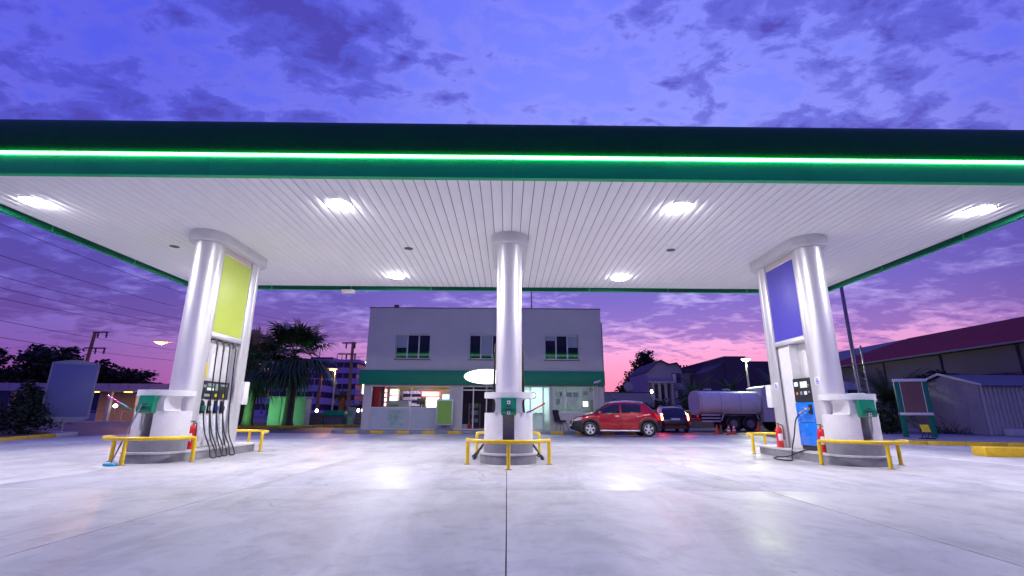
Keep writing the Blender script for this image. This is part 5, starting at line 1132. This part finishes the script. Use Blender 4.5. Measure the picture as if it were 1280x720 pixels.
# warehouse with the long dark red roof
t = thing('red_roof_warehouse', 'long warehouse under a dark red sheet roof on the right', 'warehouse', (38, 34, .10))
ey, ex, ez, rx, rzz = (19.0, 45.0), 28.6, 5.05, 38.2, 8.1
MB().box(ex+.5, 47.5, ey[0]+.4, ey[1]-.4, .10, ez-.05).build('wall', 'warehouse_wall', t)
nr = 26
for i in range(nr):
    a, b = ey[0]+(ey[1]-ey[0])*i/nr+.012, ey[0]+(ey[1]-ey[0])*(i+1)/nr-.012
    MB().prism([(ex, ez), (rx, rzz), (rx, rzz+.06), (ex, ez+.06)], 'y', a, b).build('roof_sheet', 'roof_red', t)
MB().prism([(rx, rzz), (47.8, ez), (47.8, ez+.06), (rx, rzz+.06)], 'y', *ey).build('rear_roof', 'roof_red', t)
MB().prism([(ex+.6, ez-.04), (rx, rzz-.05), (47.4, ez-.04)], 'y', ey[1]-.6, ey[1]-.4).build('gable', 'house_wall', t)
MB().tube([(ex-.05, ey[0], ez-.02), (ex-.05, ey[1], ez-.02)], .07, 6).build('gutter', 'roof_grey', t)
MB().box(ex+.45, ex+.499, ey[0]+1, ey[1]-1, 3.3, 3.45).build('wall_band', 'house_dark', t)
for yy in (22, 27, 32, 37, 42): MB().tube([(ex+.42, yy, .1), (ex+.42, yy, ez-.1)], .05, 6).build('down_pipe', 'house_dark', t)
t = thing('grey_hall', 'grey hall roof rising behind the red warehouse', 'building', (60, 60, .1)); MB().prism([(44, .1), (44, 7.2), (53, 10.6), (62, 7.2), (62, .1)], 'y', 52, 80).build('hall', 'roof_grey', t, smooth=False); MB().prism([(43.4, 7.0), (53, 10.65), (53, 10.9), (43.4, 7.25)], 'y', 51.5, 80.5).build('roof_slope', 'roof_grey', t); MB().prism([(53, 10.65), (62.6, 7.0), (62.6, 7.25), (53, 10.9)], 'y', 51.5, 80.5).build('roof_slope', 'roof_grey', t)
for i, (x, y, l) in enumerate(((17.35, 24, 'left of three tall thin poles beside the blue sign column'), (17.52, 24.1, 'middle of three tall thin poles beside the blue sign column'), (17.85, 24, 'short right pole of three beside the blue sign column'))):
    h = (9.0, 9.0, 4.4)[i]
    t = thing('flag_pole', l, 'pole', (x, y, .1), 'thin poles by the blue sign column'); MB().tube([(x, y, .1), (x, y, h)], [.055, .04], 10).build('shaft', 'steel_pole', t); MB().lathe([(0, .14), (.14, .13), (.14, .1)], (x, y, 0), 12).build('base_plate', 'steel_pole', t)
t = thing('parked_van', 'pale van with rounded roof half hidden behind the right counter', 'van', (21, 31, .10))
vp = [(19.0, .35), (19.0, 1.5), (19.1, 2.5), (19.35, 2.95), (19.8, 3.08), (21.6, 3.05), (22.1, 2.85), (22.35, 2.3), (22.75, 1.6), (22.9, 1.2), (22.9, .35)]
MB().prism(vp, 'y', 30.4, 32.3).build('body', 'van_white', t, ang=40); MB().prism([(21.3, 1.7), (21.3, 2.55), (22.05, 2.55), (22.35, 1.7)], 'y', 30.385, 30.399).build('side_window', 'car_glass', t); MB().prism([(19.4, 1.7), (19.45, 2.55), (21.0, 2.55), (21.0, 1.7)], 'y', 30.385, 30.399).build('side_window', 'car_glass', t)
for xx in (19.8, 22.1): MB().lathe([(.001, 30.45), (.2, 30.40), (.33, 30.40), (.36, 30.45), (.36, 30.6)], (xx, 0, .46), 20, 'y').build('wheel', 'rubber', t)
date_palm('bushy feather palm behind the notice board', 21.3, 27.2, 1.5, 2.6, 91, 'feather palms behind the tanker', 60, .1)
for i, (x, y, w, h, l) in enumerate(((22.2, 33.5, 1.6, 2.6, 'dark shrub between the van and the shed'), (19.6, 25.6, .8, 1.2, 'low dark shrub behind the notice board'))): shrub('shrub', l, x, y, w, h, 95+i, 'leaf_green', 2200, .10, .1)
tree('broadleaf_tree', 'low spreading dark tree behind the shed roof', 27.6, 30.2, crown_blobs(2.0, .8, 2600, 2.9, 99, .12), .14, 2.2, 'leaf_dark', 99, 6, None, .1)
